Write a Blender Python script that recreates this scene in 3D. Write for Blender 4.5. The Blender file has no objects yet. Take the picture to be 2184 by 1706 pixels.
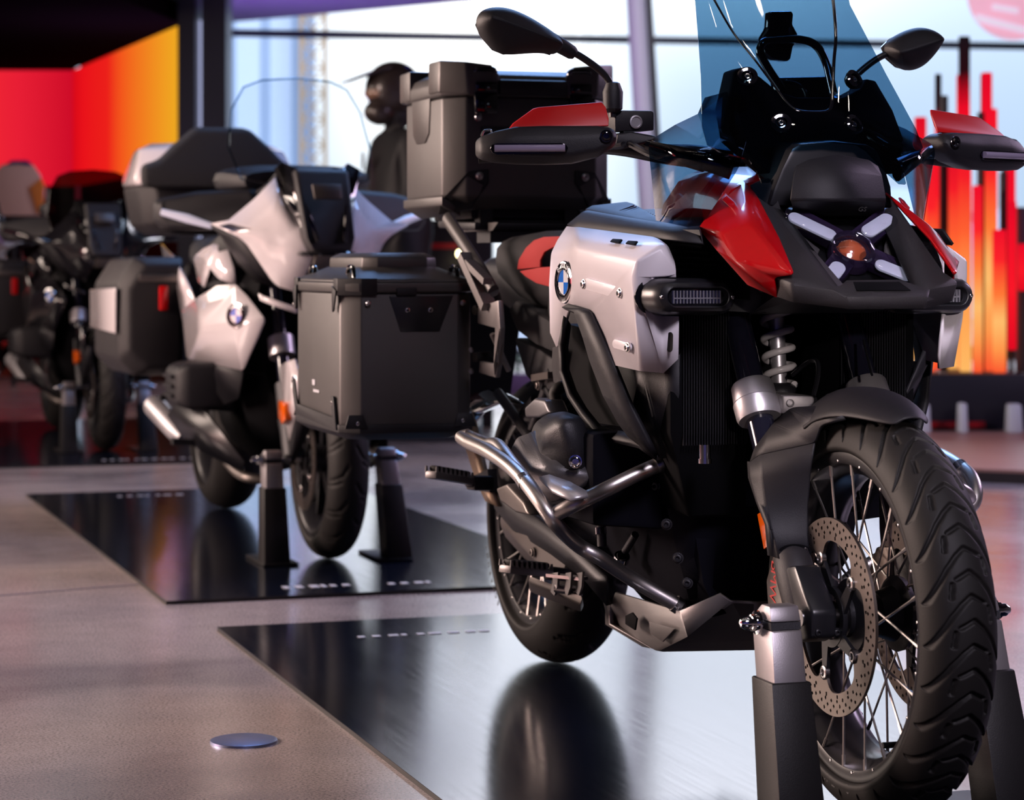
import bpy, bmesh, math, random
import numpy as np
from mathutils import Vector, Matrix, Euler
from mathutils.geometry import delaunay_2d_cdt
C = bpy.context.scene.collection
SC = bpy.context.scene
random.seed(7)
PI = math.pi
# ---------------------------------------------------------------- camera model (survey of the place)
F = 5050.0; CX = 1092.0; YH = 560.0; HC = 0.885
def ray(px, py): return (px-CX)/F, (YH-py)/F
def W(px, py, d):
    a, b = ray(px, py); return Vector((a*d, d, HC+b*d))
def ground(px, py, z=0.0):
    d = (HC-z)*F/(py-YH); return W(px, py, d)

class Bike:
    """local frame of a motorcycle: x forward, y to its own left, z up; origin on the floor under the front axle.
    v below means metres towards the bike's right hand side."""
    def __init__(s, fx, fy, deg):
        th = math.radians(deg); s.th = th
        s.f = Vector((math.sin(th), -math.cos(th))); s.r = Vector((-math.cos(th), -math.sin(th))); s.o = Vector((fx, fy))
        s.rot = math.atan2(s.f.y, s.f.x)
    def _loc(s, a, b, t):
        d = Vector((a*t, t))-s.o; return Vector((d.dot(s.f), -d.dot(s.r), HC+b*t))
    def V(s, px, py, v):
        a, b = ray(px, py); t = (v+s.o.dot(s.r))/(a*s.r.x+s.r.y); return s._loc(a, b, t)
    def U(s, px, py, u):
        a, b = ray(px, py); t = (u+s.o.dot(s.f))/(a*s.f.x+s.f.y); return s._loc(a, b, t)
    def Z(s, px, py, z):
        a, b = ray(px, py); t = (z-HC)/b; return s._loc(a, b, t)
    def px(s, p):
        x = s.o.x+p.x*s.f.x-p.y*s.r.x; y = s.o.y+p.x*s.f.y-p.y*s.r.y
        return CX+F*x/y
    def S(s, px, py, far):
        """a point that has a twin across the bike's centre plane, seen at column FAR"""
        lo, hi = -2.5, 0.6
        for _ in range(40):
            m = (lo+hi)/2; p = s.U(px, py, m)
            if s.px(mir(p)) < far: lo = m
            else: hi = m
        return p
def L(u, v, z): return Vector((u, -v, z))
def mir(p): return Vector((p.x, -p.y, p.z))

# ---------------------------------------------------------------- materials
MATS = {}
def mat(name, col, rough=0.5, metal=0.0, bump=0.0, bscale=300.0, var=0.0, vscale=6.0, coat=0.0, spec=0.5, emit=None, estr=0.0, aniso=0.0, sheen=0.0):
    m = bpy.data.materials.new(name); m.use_nodes = True; nt = m.node_tree; b = nt.nodes['Principled BSDF']
    b.inputs['Base Color'].default_value = (*col, 1); b.inputs['Roughness'].default_value = rough; b.inputs['Metallic'].default_value = metal
    b.inputs['Specular IOR Level'].default_value = spec; b.inputs['Coat Weight'].default_value = coat; b.inputs['Coat Roughness'].default_value = 0.04
    if sheen: b.inputs['Sheen Weight'].default_value = sheen
    tc = nt.nodes.new('ShaderNodeTexCoord')
    if var:
        n = nt.nodes.new('ShaderNodeTexNoise'); n.inputs['Scale'].default_value = vscale; n.inputs['Detail'].default_value = 4
        nt.links.new(tc.outputs['Object'], n.inputs['Vector'])
        r = nt.nodes.new('ShaderNodeMapRange'); r.inputs['To Min'].default_value = rough*(1-var); r.inputs['To Max'].default_value = min(1, rough*(1+var))
        nt.links.new(n.outputs['Fac'], r.inputs['Value']); nt.links.new(r.outputs['Result'], b.inputs['Roughness'])
    if bump:
        n2 = nt.nodes.new('ShaderNodeTexNoise'); n2.inputs['Scale'].default_value = bscale; n2.inputs['Detail'].default_value = 3
        nt.links.new(tc.outputs['Object'], n2.inputs['Vector'])
        bp = nt.nodes.new('ShaderNodeBump'); bp.inputs['Strength'].default_value = bump; bp.inputs['Distance'].default_value = 0.002
        nt.links.new(n2.outputs['Fac'], bp.inputs['Height']); nt.links.new(bp.outputs['Normal'], b.inputs['Normal'])
    if emit: b.inputs['Emission Color'].default_value = (*emit, 1); b.inputs['Emission Strength'].default_value = estr
    MATS[name] = m; return m
def clear(name, tint, rough=0.02, refl=1.0, ior=1.45):
    """thin transparent sheet: tinted pass-through plus a fresnel reflection"""
    m = bpy.data.materials.new(name); m.use_nodes = True; nt = m.node_tree; nt.nodes.clear()
    o = nt.nodes.new('ShaderNodeOutputMaterial'); mx = nt.nodes.new('ShaderNodeMixShader'); t = nt.nodes.new('ShaderNodeBsdfTransparent'); g = nt.nodes.new('ShaderNodeBsdfGlossy'); fr = nt.nodes.new('ShaderNodeFresnel')
    t.inputs['Color'].default_value = (*tint, 1); g.inputs['Roughness'].default_value = rough; g.inputs['Color'].default_value = (refl, refl, refl, 1); fr.inputs['IOR'].default_value = ior
    ge = nt.nodes.new('ShaderNodeNewGeometry'); mu = nt.nodes.new('ShaderNodeMath'); mu.operation = 'MULTIPLY_ADD'; mu.inputs[1].default_value = -1; mu.inputs[2].default_value = 1; nt.links.new(ge.outputs['Backfacing'], mu.inputs[0])
    m2 = nt.nodes.new('ShaderNodeMath'); m2.operation = 'MULTIPLY'; nt.links.new(fr.outputs[0], m2.inputs[0]); nt.links.new(mu.outputs[0], m2.inputs[1])
    nt.links.new(m2.outputs[0], mx.inputs[0]); nt.links.new(t.outputs[0], mx.inputs[1]); nt.links.new(g.outputs[0], mx.inputs[2]); nt.links.new(mx.outputs[0], o.inputs[0])
    MATS[name] = m; return m
def glow(name, col, strength):
    m = bpy.data.materials.new(name); m.use_nodes = True; nt = m.node_tree; nt.nodes.clear()
    o = nt.nodes.new('ShaderNodeOutputMaterial'); e = nt.nodes.new('ShaderNodeEmission'); e.inputs[0].default_value = (*col, 1); e.inputs[1].default_value = strength
    nt.links.new(e.outputs[0], o.inputs[0]); MATS[name] = m; return m
def s2l(r, g, b): return tuple(((c/255)/12.92 if c/255 <= .04045 else ((c/255+.055)/1.055)**2.4) for c in (r, g, b))

# ---------------------------------------------------------------- mesh building
def catmull(pts, n=6):
    pts = [Vector(p) for p in pts]; out = []
    if len(pts) < 3: return pts
    P = [pts[0]*2-pts[1]]+pts+[pts[-1]*2-pts[-2]]
    for i in range(1, len(P)-2):
        a, b, c, d = P[i-1:i+3]
        for k in range(n):
            t = k/n; out.append(.5*((2*b)+(c-a)*t+(2*a-5*b+4*c-d)*t*t+(3*b-a-3*c+d)*t**3))
    out.append(pts[-1]); return out
def fillet(pts, r, n=5):
    """polyline with rounded corners"""
    pts = [Vector(p) for p in pts]; out = [pts[0]]
    for i in range(1, len(pts)-1):
        a, b, c = pts[i-1:i+2]; d1 = (a-b); d2 = (c-b); q = min(r, d1.length*.48, d2.length*.48)
        p1 = b+d1.normalized()*q; p2 = b+d2.normalized()*q
        for k in range(n+1):
            t = k/n; out.append(p1*(1-t)**2+b*2*t*(1-t)+p2*t*t)
    out.append(pts[-1]); return out
class MB:
    def __init__(s): s.bm = bmesh.new()
    def verts(s, pts): return [s.bm.verts.new(p) for p in pts]
    def face(s, vs):
        try: return s.bm.faces.new(vs)
        except ValueError: return None
    def facets(s, pts, faces):
        v = s.verts(pts)
        for f in faces: s.face([v[i] for i in f])
        return s
    def plate(s, pts, off, center=False, bevel=0.0):
        """polygon pushed along vector off"""
        off = Vector(off); pts = [Vector(p) for p in pts]
        if center: pts = [p-off*.5 for p in pts]
        a = s.verts(pts); b = s.verts([p+off for p in pts]); n = len(pts)
        s.face(a[::-1]); s.face(b)
        for i in range(n): s.face([a[i], a[(i+1) % n], b[(i+1) % n], b[i]])
        return s
    def loft(s, rings, caps=True, close=False):
        R = [s.verts(r) for r in rings]; n = len(R[0]); m = len(R)
        for i in range(m if close else m-1):
            A, B = R[i], R[(i+1) % m]
            for j in range(n): s.face([A[j], A[(j+1) % n], B[(j+1) % n], B[j]])
        if caps and not close: s.face(R[0][::-1]); s.face(R[-1])
        return s
    def strip(s, rows):
        R = [s.verts(r) for r in rows]
        for i in range(len(R)-1):
            for j in range(len(R[0])-1): s.face([R[i][j], R[i][j+1], R[i+1][j+1], R[i+1][j]])
        return s
    def tube(s, path, r, seg=12, cap=True, flat=None):
        path = [Vector(p) for p in path]; rings = []; up = None
        rr = r if isinstance(r, (list, tuple)) else [r]*len(path)
        for i, p in enumerate(path):
            t = (path[min(i+1, len(path)-1)]-path[max(i-1, 0)]).normalized()
            if up is None:
                up = Vector((0, 0, 1)) if abs(t.z) < .9 else Vector((1, 0, 0))
            x = t.cross(up).normalized(); up = x.cross(t).normalized()
            q = rr[i] if len(rr) == len(path) else rr[0]+(rr[-1]-rr[0])*i/(len(path)-1)
            fx, fy = flat if flat else (1, 1)
            rings.append([p+x*(math.cos(2*PI*k/seg)*q*fx)+up*(math.sin(2*PI*k/seg)*q*fy) for k in range(seg)])
        return s.loft(rings, cap)
    def lathe(s, prof, o, axis, seg=32, cap=False, closed=False, arc=None, a0=0.0):
        """prof: (radius, distance along axis)"""
        o = Vector(o); ax = Vector(axis).normalized(); t = Vector((0, 0, 1)) if abs(ax.z) < .9 else Vector((1, 0, 0))
        x = ax.cross(t).normalized(); y = x.cross(ax)
        n = seg; rows = []
        tot = 2*PI if arc is None else arc
        for k in range(n+(0 if arc is None else 1)):
            a = a0+tot*k/n; d = x*math.cos(a)+y*math.sin(a)
            rows.append([o+d*r+ax*h for r, h in prof])
        R = [s.verts(r) for r in rows]; m = len(prof)
        for k in range(len(R) if arc is None else len(R)-1):
            A, B = R[k], R[(k+1) % len(R)]
            for j in range(m if closed else m-1): s.face([A[j], A[(j+1) % m], B[(j+1) % m], B[j]])
        if cap and arc is None: s.face([r[0] for r in R]); s.face([r[-1] for r in R][::-1])
        return s
    def cyl(s, a, b, r, seg=16, r2=None):
        a = Vector(a); b = Vector(b); r2 = r if r2 is None else r2
        return s.lathe([(r, 0), (r2, (b-a).length)], a, b-a, seg, cap=True)
    def box(s, c, size, rot=None, taper=1.0):
        c = Vector(c); h = Vector(size)*.5; M = Euler(rot).to_matrix() if rot else Matrix.Identity(3)
        P = []
        for z in (-1, 1):
            k = taper if z > 0 else 1
            for x, y in ((-1, -1), (1, -1), (1, 1), (-1, 1)): P.append(c+M @ Vector((x*h.x*k, y*h.y*k, z*h.z)))
        return s.facets(P, [(3, 2, 1, 0), (4, 5, 6, 7), (0, 1, 5, 4), (1, 2, 6, 5), (2, 3, 7, 6), (3, 0, 4, 7)])
    def beam(s, a, b, w, h, up=(0, 0, 1), w2=None, h2=None):
        """rectangular bar from a to b"""
        a = Vector(a); b = Vector(b); t = (b-a).normalized(); x = t.cross(Vector(up)).normalized(); y = x.cross(t)
        w2 = w if w2 is None else w2; h2 = h if h2 is None else h2
        r = lambda p, w, h: [p+x*w/2+y*h/2, p-x*w/2+y*h/2, p-x*w/2-y*h/2, p+x*w/2-y*h/2]
        return s.loft([r(a, w, h), r(b, w2, h2)])
    def sphere(s, c, r, sc=(1, 1, 1), seg=16, rot=None):
        M = Matrix.Translation(c) @ (Euler(rot).to_matrix().to_4x4() if rot else Matrix.Identity(4)) @ Matrix.Diagonal((*sc, 1))
        bmesh.ops.create_uvsphere(s.bm, u_segments=seg, v_segments=max(6, seg//2), radius=r, matrix=M); return s
    def sheet(s, outline, f3, grid=0.02, holes=(), thick=0.0, ndir=None):
        """flat outline (2D, with holes) sampled on a grid and mapped into space; thick>0 gives a closed shell"""
        V2 = []; faces = []; E = []
        def ring(o):
            i0 = len(V2); o2 = []
            for i in range(len(o)):
                a = Vector(o[i]); b = Vector(o[(i+1) % len(o)]); n = max(1, int((b-a).length/grid)) if grid else 1
                for k in range(n): o2.append(a+(b-a)*k/n)
            V2.extend(o2); idx = list(range(i0, i0+len(o2))); E.extend((idx[k], idx[(k+1) % len(idx)]) for k in range(len(idx))); return o2
        O = ring(outline); Hs = [ring(h) for h in holes]
        def inside(p, o):
            c = False; j = len(o)-1
            for i in range(len(o)):
                if (o[i][1] > p[1]) != (o[j][1] > p[1]) and p[0] < (o[j][0]-o[i][0])*(p[1]-o[i][1])/(o[j][1]-o[i][1])+o[i][0]: c = not c
                j = i
            return c
        if grid:
            xs = [p[0] for p in O]; ys = [p[1] for p in O]
            x = min(xs)+grid*.5
            while x < max(xs):
                y = min(ys)+grid*.5
                while y < max(ys):
                    p = Vector((x, y))
                    if inside(p, O) and not any(inside(p, h) for h in Hs) and min((p-q).length for q in V2[:len(O)+sum(map(len, Hs))]) > grid*.45: V2.append(p)
                    y += grid
                x += grid
        vv, ee, ff, _, _, _ = delaunay_2d_cdt(V2, E, [], 1 if not holes else 0, 1e-6)
        tris = []
        for f in ff:
            c = sum((vv[i] for i in f), Vector((0, 0)))/len(f)
            if inside(c, O) and not any(inside(c, h) for h in Hs): tris.append(f)
        P = [Vector(f3(q[0], q[1])) for q in vv]
        if not thick:
            v = s.verts(P)
            for f in tris: s.face([v[i] for i in f])
        else:
            N = [Vector((0, 0, 0)) for _ in P]
            for f in tris:
                n = (P[f[1]]-P[f[0]]).cross(P[f[2]]-P[f[0]])
                for i in f: N[i] += n
            d = Vector(ndir) if ndir else None
            N = [(n.normalized() if n.length > 0 else Vector((0, 0, 1))) for n in N]
            A = s.verts([P[i]+(d if d else N[i]*thick)*.5 for i in range(len(P))]); B = s.verts([P[i]-(d if d else N[i]*thick)*.5 for i in range(len(P))])
            cnt = {}
            for f in tris:
                s.face([A[i] for i in f]); s.face([B[i] for i in f][::-1])
                for k in range(3):
                    e = (f[k], f[(k+1) % 3]); cnt[tuple(sorted(e))] = cnt.get(tuple(sorted(e)), 0)+1
            for (i, j), c in cnt.items():
                if c == 1: s.face([A[i], A[j], B[j], B[i]])
        return s
    def helix(s, a, b, R, r, turns, seg=10, per=24):
        a = Vector(a); b = Vector(b); t = (b-a); ax = t.normalized(); x = ax.cross(Vector((1, 0, 0))).normalized(); y = ax.cross(x); n = int(turns*per)
        return s.tube([a+t*(k/n)+(x*math.cos(2*PI*k/per)+y*math.sin(2*PI*k/per))*R for k in range(n+1)], r, seg)
    def xf(s, M):
        bmesh.ops.transform(s.bm, matrix=M, verts=s.bm.verts); return s
    def bolt(s, p, n, r=0.006, h=0.004):
        """socket button screw on a surface"""
        p = Vector(p); n = Vector(n).normalized()
        return s.lathe([(r*1.25, 0), (r*1.25, h*.25), (r, h*.3), (r*.85, h*.85), (r*.6, h), (r*.45, h), (r*.4, h*.4), (0.0001, h*.4)], p, n, 14)
    def bevel(s, w, seg=2, ang=25, maxang=181):
        bmesh.ops.remove_doubles(s.bm, verts=s.bm.verts, dist=1e-5)
        bmesh.ops.recalc_face_normals(s.bm, faces=s.bm.faces)
        es = [e for e in s.bm.edges if len(e.link_faces) == 2 and math.radians(ang) < e.calc_face_angle(0)]
        if es: bmesh.ops.bevel(s.bm, geom=es, offset=w, segments=seg, profile=.5, affect='EDGES', clamp_overlap=True)
        return s
    def mesh(s, name, m, smooth=38, recalc=True):
        bm = s.bm
        if recalc: bmesh.ops.recalc_face_normals(bm, faces=bm.faces)
        me = bpy.data.meshes.new(name); bm.to_mesh(me); bm.free()
        if smooth:
            for p in me.polygons: p.use_smooth = True
            me.set_sharp_from_angle(angle=math.radians(smooth))
        for x in (m if isinstance(m, (list, tuple)) else [m]): me.materials.append(MATS[x] if isinstance(x, str) else x)
        return me
def link(name, me, parent=None, label=None):
    o = bpy.data.objects.new(name, me); C.objects.link(o)
    if parent is not None: o.parent = parent
    if label: o['label'] = label
    return o
def part(name, mb, m, parent=None, mirror=False, smooth=38, label=None):
    me = mb.mesh(name, m, smooth); o = link(name, me, parent, label)
    if mirror:
        bm = bmesh.new(); bm.from_mesh(me)
        for v in bm.verts: v.co.y = -v.co.y
        bmesh.ops.reverse_faces(bm, faces=bm.faces)
        m2 = bpy.data.meshes.new(name); bm.to_mesh(m2); bm.free()
        for x in me.materials: m2.materials.append(x)
        o2 = link(name, m2, parent if not isinstance(mirror, bpy.types.Object) else mirror, label); return o, o2
    return o
def tag(o, label, cat, group=None):
    o['label'] = label; o['category'] = cat
    if group: o['group'] = group
    return o
def struct(o, label=None):
    o['kind'] = 'structure'
    if label: o['label'] = label
    return o
def thing(name, label, cat, loc=(0, 0, 0), rz=0.0, group=None):
    o = bpy.data.objects.new(name, None); C.objects.link(o); o.empty_display_size = .1
    o.location = loc; o.rotation_euler = (0, 0, rz); return tag(o, label, cat, group)
def text_mb(txt, size, depth=0.0008, space=1.0):
    cu = bpy.data.curves.new('t', 'FONT'); cu.body = txt; cu.size = size; cu.extrude = depth; cu.align_x = 'CENTER'; cu.align_y = 'CENTER'; cu.space_character = space; cu.resolution_u = 3
    o = bpy.data.objects.new('t', cu); C.objects.link(o); dg = bpy.context.evaluated_depsgraph_get(); me = bpy.data.meshes.new_from_object(o.evaluated_get(dg))
    mb = MB(); mb.bm.from_mesh(me); bpy.data.objects.remove(o); bpy.data.curves.remove(cu); bpy.data.meshes.remove(me); return mb
def basis(o, x, n):
    """matrix whose local x lies along x, local z along n, at o"""
    n = Vector(n).normalized(); x = Vector(x); x = (x-n*x.dot(n)).normalized(); y = n.cross(x)
    return Matrix(((x.x, y.x, n.x, o[0]), (x.y, y.y, n.y, o[1]), (x.z, y.z, n.z, o[2]), (0, 0, 0, 1)))
mat('black_plastic', (.0105, .010, .0135), .5, bump=.25, bscale=900, var=.2, spec=.36)
mat('black_satin', (.012, .012, .015), .32, var=.2)
mat('black_gloss', (.004, .004, .006), .06, coat=1.0)
mat('dark_hole', (.002, .002, .003), .8, spec=.1)  # near-black colour standing in for shade inside slots and openings
mat('rubber', (.0105, .0095, .0095), .6, bump=.12, bscale=500, var=.15, spec=.3)
mat('seat_black', (.012, .012, .015), .75, bump=.5, bscale=1400)
mat('seat_red', s2l(172, 12, 12), .7, bump=.5, bscale=1400)
mat('white_paint', s2l(222, 216, 222), .36, bump=.04, bscale=1500, coat=.15)
mat('white_gloss', s2l(225, 218, 222), .15, coat=1.0)
mat('red_gloss', s2l(172, 0, 10), .3, coat=.55, spec=.35)
mat('red_satin', s2l(200, 14, 18), .42)
mat('dark_red', s2l(90, 6, 18), .15, coat=.6)
mat('grey_plastic', (.022, .020, .023), .5, bump=.3, bscale=900, var=.15, spec=.42)
mat('case_metal', (.10, .094, .094), .42, metal=.55, bump=.12, bscale=1200, var=.15)
mat('engine_metal', (.15, .145, .155), .4, metal=.8, bump=.2, bscale=500, var=.2)
mat('engine_dark', (.018, .0175, .022), .45, metal=.25, bump=.25, bscale=600)
mat('plate_grey', (.23, .215, .215), .45, metal=.7, bump=.1, bscale=700, var=.15)
mat('aluminium', (.60, .58, .61), .38, metal=.75, bump=.08, bscale=400, var=.2)
mat('steel_tube', (.60, .56, .54), .36, metal=1.0, bump=.03, bscale=300, var=.3)
mat('chrome', (.8, .8, .82), .07, metal=1.0)
mat('bolt_steel', (.5, .48, .48), .25, metal=1.0)
mat('disc_steel', (.23, .195, .175), .36, metal=1.0, bump=.05, bscale=200)
mat('bronze_dark', (.16, .14, .13), .4, metal=.75, bump=.1, bscale=500)
mat('shield_warm', (.42, .31, .22), .38, metal=.7, bump=.06, bscale=400)  # warm light on the heat shield put into a brighter tint
mat('spring_white', s2l(205, 200, 200), .35, coat=.3)
mat('fork_black', (.01, .01, .02), .12, coat=.8)
mat('amber', s2l(225, 95, 5), .18, coat=.6, emit=s2l(225, 95, 5), estr=.0)
mat('reflector_red', s2l(210, 10, 14), .25, coat=.5)
mat('lens_frost_glow', s2l(206, 206, 222), .35, coat=.7, bump=.3, bscale=700, emit=s2l(200, 200, 225), estr=.28)  # faint emission added so the frosted lamp lenses look brighter
mat('signal_lens', s2l(150, 140, 165), .15, coat=1.0)
mat('engine_shade', (.004, .004, .007), .75, bump=.2, bscale=600, spec=.05)  # near-black, shade on engine and cockpit put into the colour
mat('lens_purple', (.02, .012, .035), .1, coat=1.0)
mat('projector', s2l(190, 92, 58), .25, coat=1.0)
mat('emblem_white', s2l(232, 234, 240), .2, coat=.8)
mat('emblem_blue', s2l(20, 110, 215), .2, coat=.8)
mat('text_red', s2l(205, 45, 40), .4)
mat('text_white', s2l(205, 205, 212), .5)
mat('text_dark', (.02, .02, .02), .5)
mat('text_grey', (.07, .066, .07), .5)
mat('tyre_letter', (.06, .058, .058), .6)
mat('mirror_glass', (.7, .7, .72), .03, metal=1.0)
clear('screen_tint', (.31, .46, .57), .02, 1.0, 1.5)
clear('screen_clear', (.93, .94, .95), .02, 1.0, 1.3)
clear('lens_clear', (.86, .87, .9), .03, 1.0, 1.5)
clear('lens_dark', (.35, .32, .42), .03, 1.0, 1.5)
clear('window_glass', (.95, .97, .985), .01, .6, 1.3)
# ---------------------------------------------------------------- camera
cam = bpy.data.cameras.new('camera'); camo = bpy.data.objects.new('camera', cam); C.objects.link(camo); SC.camera = camo
camo.location = (0, 0, HC); camo.rotation_euler = (PI/2, 0, 0)
cam.sensor_width = 36; cam.sensor_fit = 'HORIZONTAL'; cam.lens = F/2184*36
cam.shift_x = 0.0; cam.shift_y = -(853-YH)/2184
cam.clip_end = 300
cam.dof.use_dof = True; cam.dof.focus_distance = 3.95; cam.dof.aperture_fstop = cam.lens/1000/.0150; cam.dof.aperture_blades = 0
SC.view_settings.view_transform = 'Standard'; SC.view_settings.look = 'None'; SC.view_settings.gamma = 1.0; SC.view_settings.use_curve_mapping = False
SC.view_settings.exposure = 0.0
try:
    SC.cycles.use_denoising = True; SC.cycles.transparent_max_bounces = 24; SC.cycles.max_bounces = 8; SC.cycles.sample_clamp_indirect = 8.0; SC.cycles.caustics_reflective = False; SC.cycles.caustics_refractive = False
except Exception: pass

# ---------------------------------------------------------------- sky: low evening sun behind thin cloud, ahead of the glass front
w = bpy.data.worlds.new('world'); SC.world = w; w.use_nodes = True; nt = w.node_tree; nt.nodes.clear()
N = lambda t, **k: (lambda n: ([setattr(n, a, b) for a, b in k.items()], n)[1])(nt.nodes.new(t))
def mth(op, a, b=None, clamp=False):
    n = N('ShaderNodeMath', operation=op, use_clamp=clamp)
    for i, x in enumerate((a, b)):
        if x is None: continue
        if isinstance(x, (int, float)): n.inputs[i].default_value = x
        else: nt.links.new(x, n.inputs[i])
    return n.outputs[0]
tc = N('ShaderNodeTexCoord'); sp = N('ShaderNodeSeparateXYZ'); nt.links.new(tc.outputs['Generated'], sp.inputs[0])
front = mth('SMOOTH_MAX', mth('MULTIPLY', sp.outputs[1], 1.0), 0.0)
fr = N('ShaderNodeMapRange', interpolation_type='SMOOTHSTEP'); fr.inputs['From Min'].default_value = .25; fr.inputs['From Max'].default_value = .8; nt.links.new(sp.outputs[1], fr.inputs['Value'])
# lobe round the sun
def lobe(dx, dz, wx, wz):
    a = mth('POWER', mth('DIVIDE', mth('SUBTRACT', sp.outputs[0], dx), wx), 2); b = mth('POWER', mth('DIVIDE', mth('SUBTRACT', sp.outputs[2], dz), wz), 2)
    return mth('POWER', 2.718, mth('MULTIPLY', mth('ADD', a, b), -1))
def addc(a, col, f):
    m = N('ShaderNodeMixRGB', blend_type='ADD'); m.inputs[2].default_value = (*col, 1); nt.links.new(f, m.inputs[0]); nt.links.new(a, m.inputs[1]); return m.outputs[0]
rp = N('ShaderNodeValToRGB'); nt.links.new(mth('MULTIPLY', mth('ADD', sp.outputs[2], .1), 1.6, True), rp.inputs[0])
e = rp.color_ramp.elements; e[0].position = .12; e[0].color = (.58, .72, .92, 1); e[1].position = .9; e[1].color = (.22, .42, .95, 1)
x = e.new(.35); x.color = (.55, .74, 1.0, 1)
col = addc(rp.outputs[0], (1.7, 1.45, 1.05), lobe(-.022, .075, .055, .07))
col = addc(col, (.75, .70, .56), lobe(.10, .125, .055, .03))
col = addc(col, (8.2, 7.6, 7.6), lobe(.06, .38, .32, .155))
sc_ = N('ShaderNodeMixRGB', blend_type='MULTIPLY'); sc_.inputs[0].default_value = 1; nt.links.new(col, sc_.inputs[1])
mx = N('ShaderNodeMixRGB'); mx.inputs[1].default_value = (.028, .024, .10, 1); mx.inputs[2].default_value = (1.0, 1.0, 1.0, 1); nt.links.new(fr.outputs[0], mx.inputs[0]); nt.links.new(mx.outputs[0], sc_.inputs[2])
bg = N('ShaderNodeBackground'); bg.inputs[1].default_value = 1.0; nt.links.new(sc_.outputs[0], bg.inputs[0]); ow = N('ShaderNodeOutputWorld'); nt.links.new(bg.outputs[0], ow.inputs[0])

# ---------------------------------------------------------------- floor: ground concrete, sealed
m = mat('concrete', (.3, .27, .25), .3); nt = m.node_tree; b = nt.nodes['Principled BSDF']
def tex(scale, detail=4, rough=.5, dist=0.0, src='Object'):
    tcn = nt.nodes.new('ShaderNodeTexCoord'); n = nt.nodes.new('ShaderNodeTexNoise'); n.inputs['Scale'].default_value = scale; n.inputs['Detail'].default_value = detail; n.inputs['Roughness'].default_value = rough; n.inputs['Distortion'].default_value = dist
    nt.links.new(tcn.outputs[src], n.inputs['Vector']); return n.outputs['Fac']
def ramp(f, stops):
    r = nt.nodes.new('ShaderNodeValToRGB'); e = r.color_ramp.elements
    e[0].position, e[0].color = stops[0][0], (*stops[0][1], 1); e[1].position, e[1].color = stops[-1][0], (*stops[-1][1], 1)
    for p, c in stops[1:-1]: q = e.new(p); q.color = (*c, 1)
    nt.links.new(f, r.inputs[0]); return r.outputs[0]
def mixc(a, b2, f, mode='MIX'):
    n = nt.nodes.new('ShaderNodeMixRGB'); n.blend_type = mode
    if isinstance(f, (int, float)): n.inputs[0].default_value = f
    else: nt.links.new(f, n.inputs[0])
    nt.links.new(a, n.inputs[1]); nt.links.new(b2, n.inputs[2]); return n.outputs[0]
big = ramp(tex(.9, 3, .5, .6), [(.38, (.27, .225, .225)), (.52, (.42, .35, .335)), (.66, (.48, .395, .365))])
fine = ramp(tex(190, 3, .75), [(.36, (.42, .42, .42)), (.5, (1, 1, 1)), (.64, (1.3, 1.26, 1.22))])
mid = ramp(tex(9, 4, .6), [(.3, (.9, .9, .9)), (.7, (1.08, 1.08, 1.08))])
nt.links.new(mixc(mixc(big, fine, 1, 'MULTIPLY'), mid, 1, 'MULTIPLY'), b.inputs['Base Color'])
nt.links.new(ramp(tex(2.2, 4, .6), [(.3, (.17,)*3), (.7, (.27,)*3)]), b.inputs['Roughness'])
mb = MB(); mb.facets([(-16, -6, 0), (16, -6, 0), (16, 24, 0), (-16, 24, 0)], [(0, 1, 2, 3)]); fl = part('floor', mb, 'concrete'); struct(fl, 'polished speckled concrete floor')
# expansion joint
mat('joint', s2l(112, 102, 112), .5)
a = ground(-260, 1292); c = ground(330, 1243); mb = MB(); d = (c-a).normalized(); n = Vector((-d.y, d.x, 0))
mb.plate([a+n*.006, c+n*.006, c-n*.006, a-n*.006], (0, 0, .001)); struct(part('trim_1', mb, 'joint'), 'thin joint line in the concrete floor')
# round floor plate
mat('floor_disc', s2l(150, 156, 190), .35, metal=.8, var=.3, vscale=40)
c = ground(520, 1582); mb = MB(); mb.lathe([(.0001, .005), (.058, .005), (.0615, .004), (.0625, 0)], c, (0, 0, 1), 48); o = part('floor_outlet_cover', mb, 'floor_disc'); tag(o, 'round brushed metal cover plate set in the bare concrete floor', 'floor cover')

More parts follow.
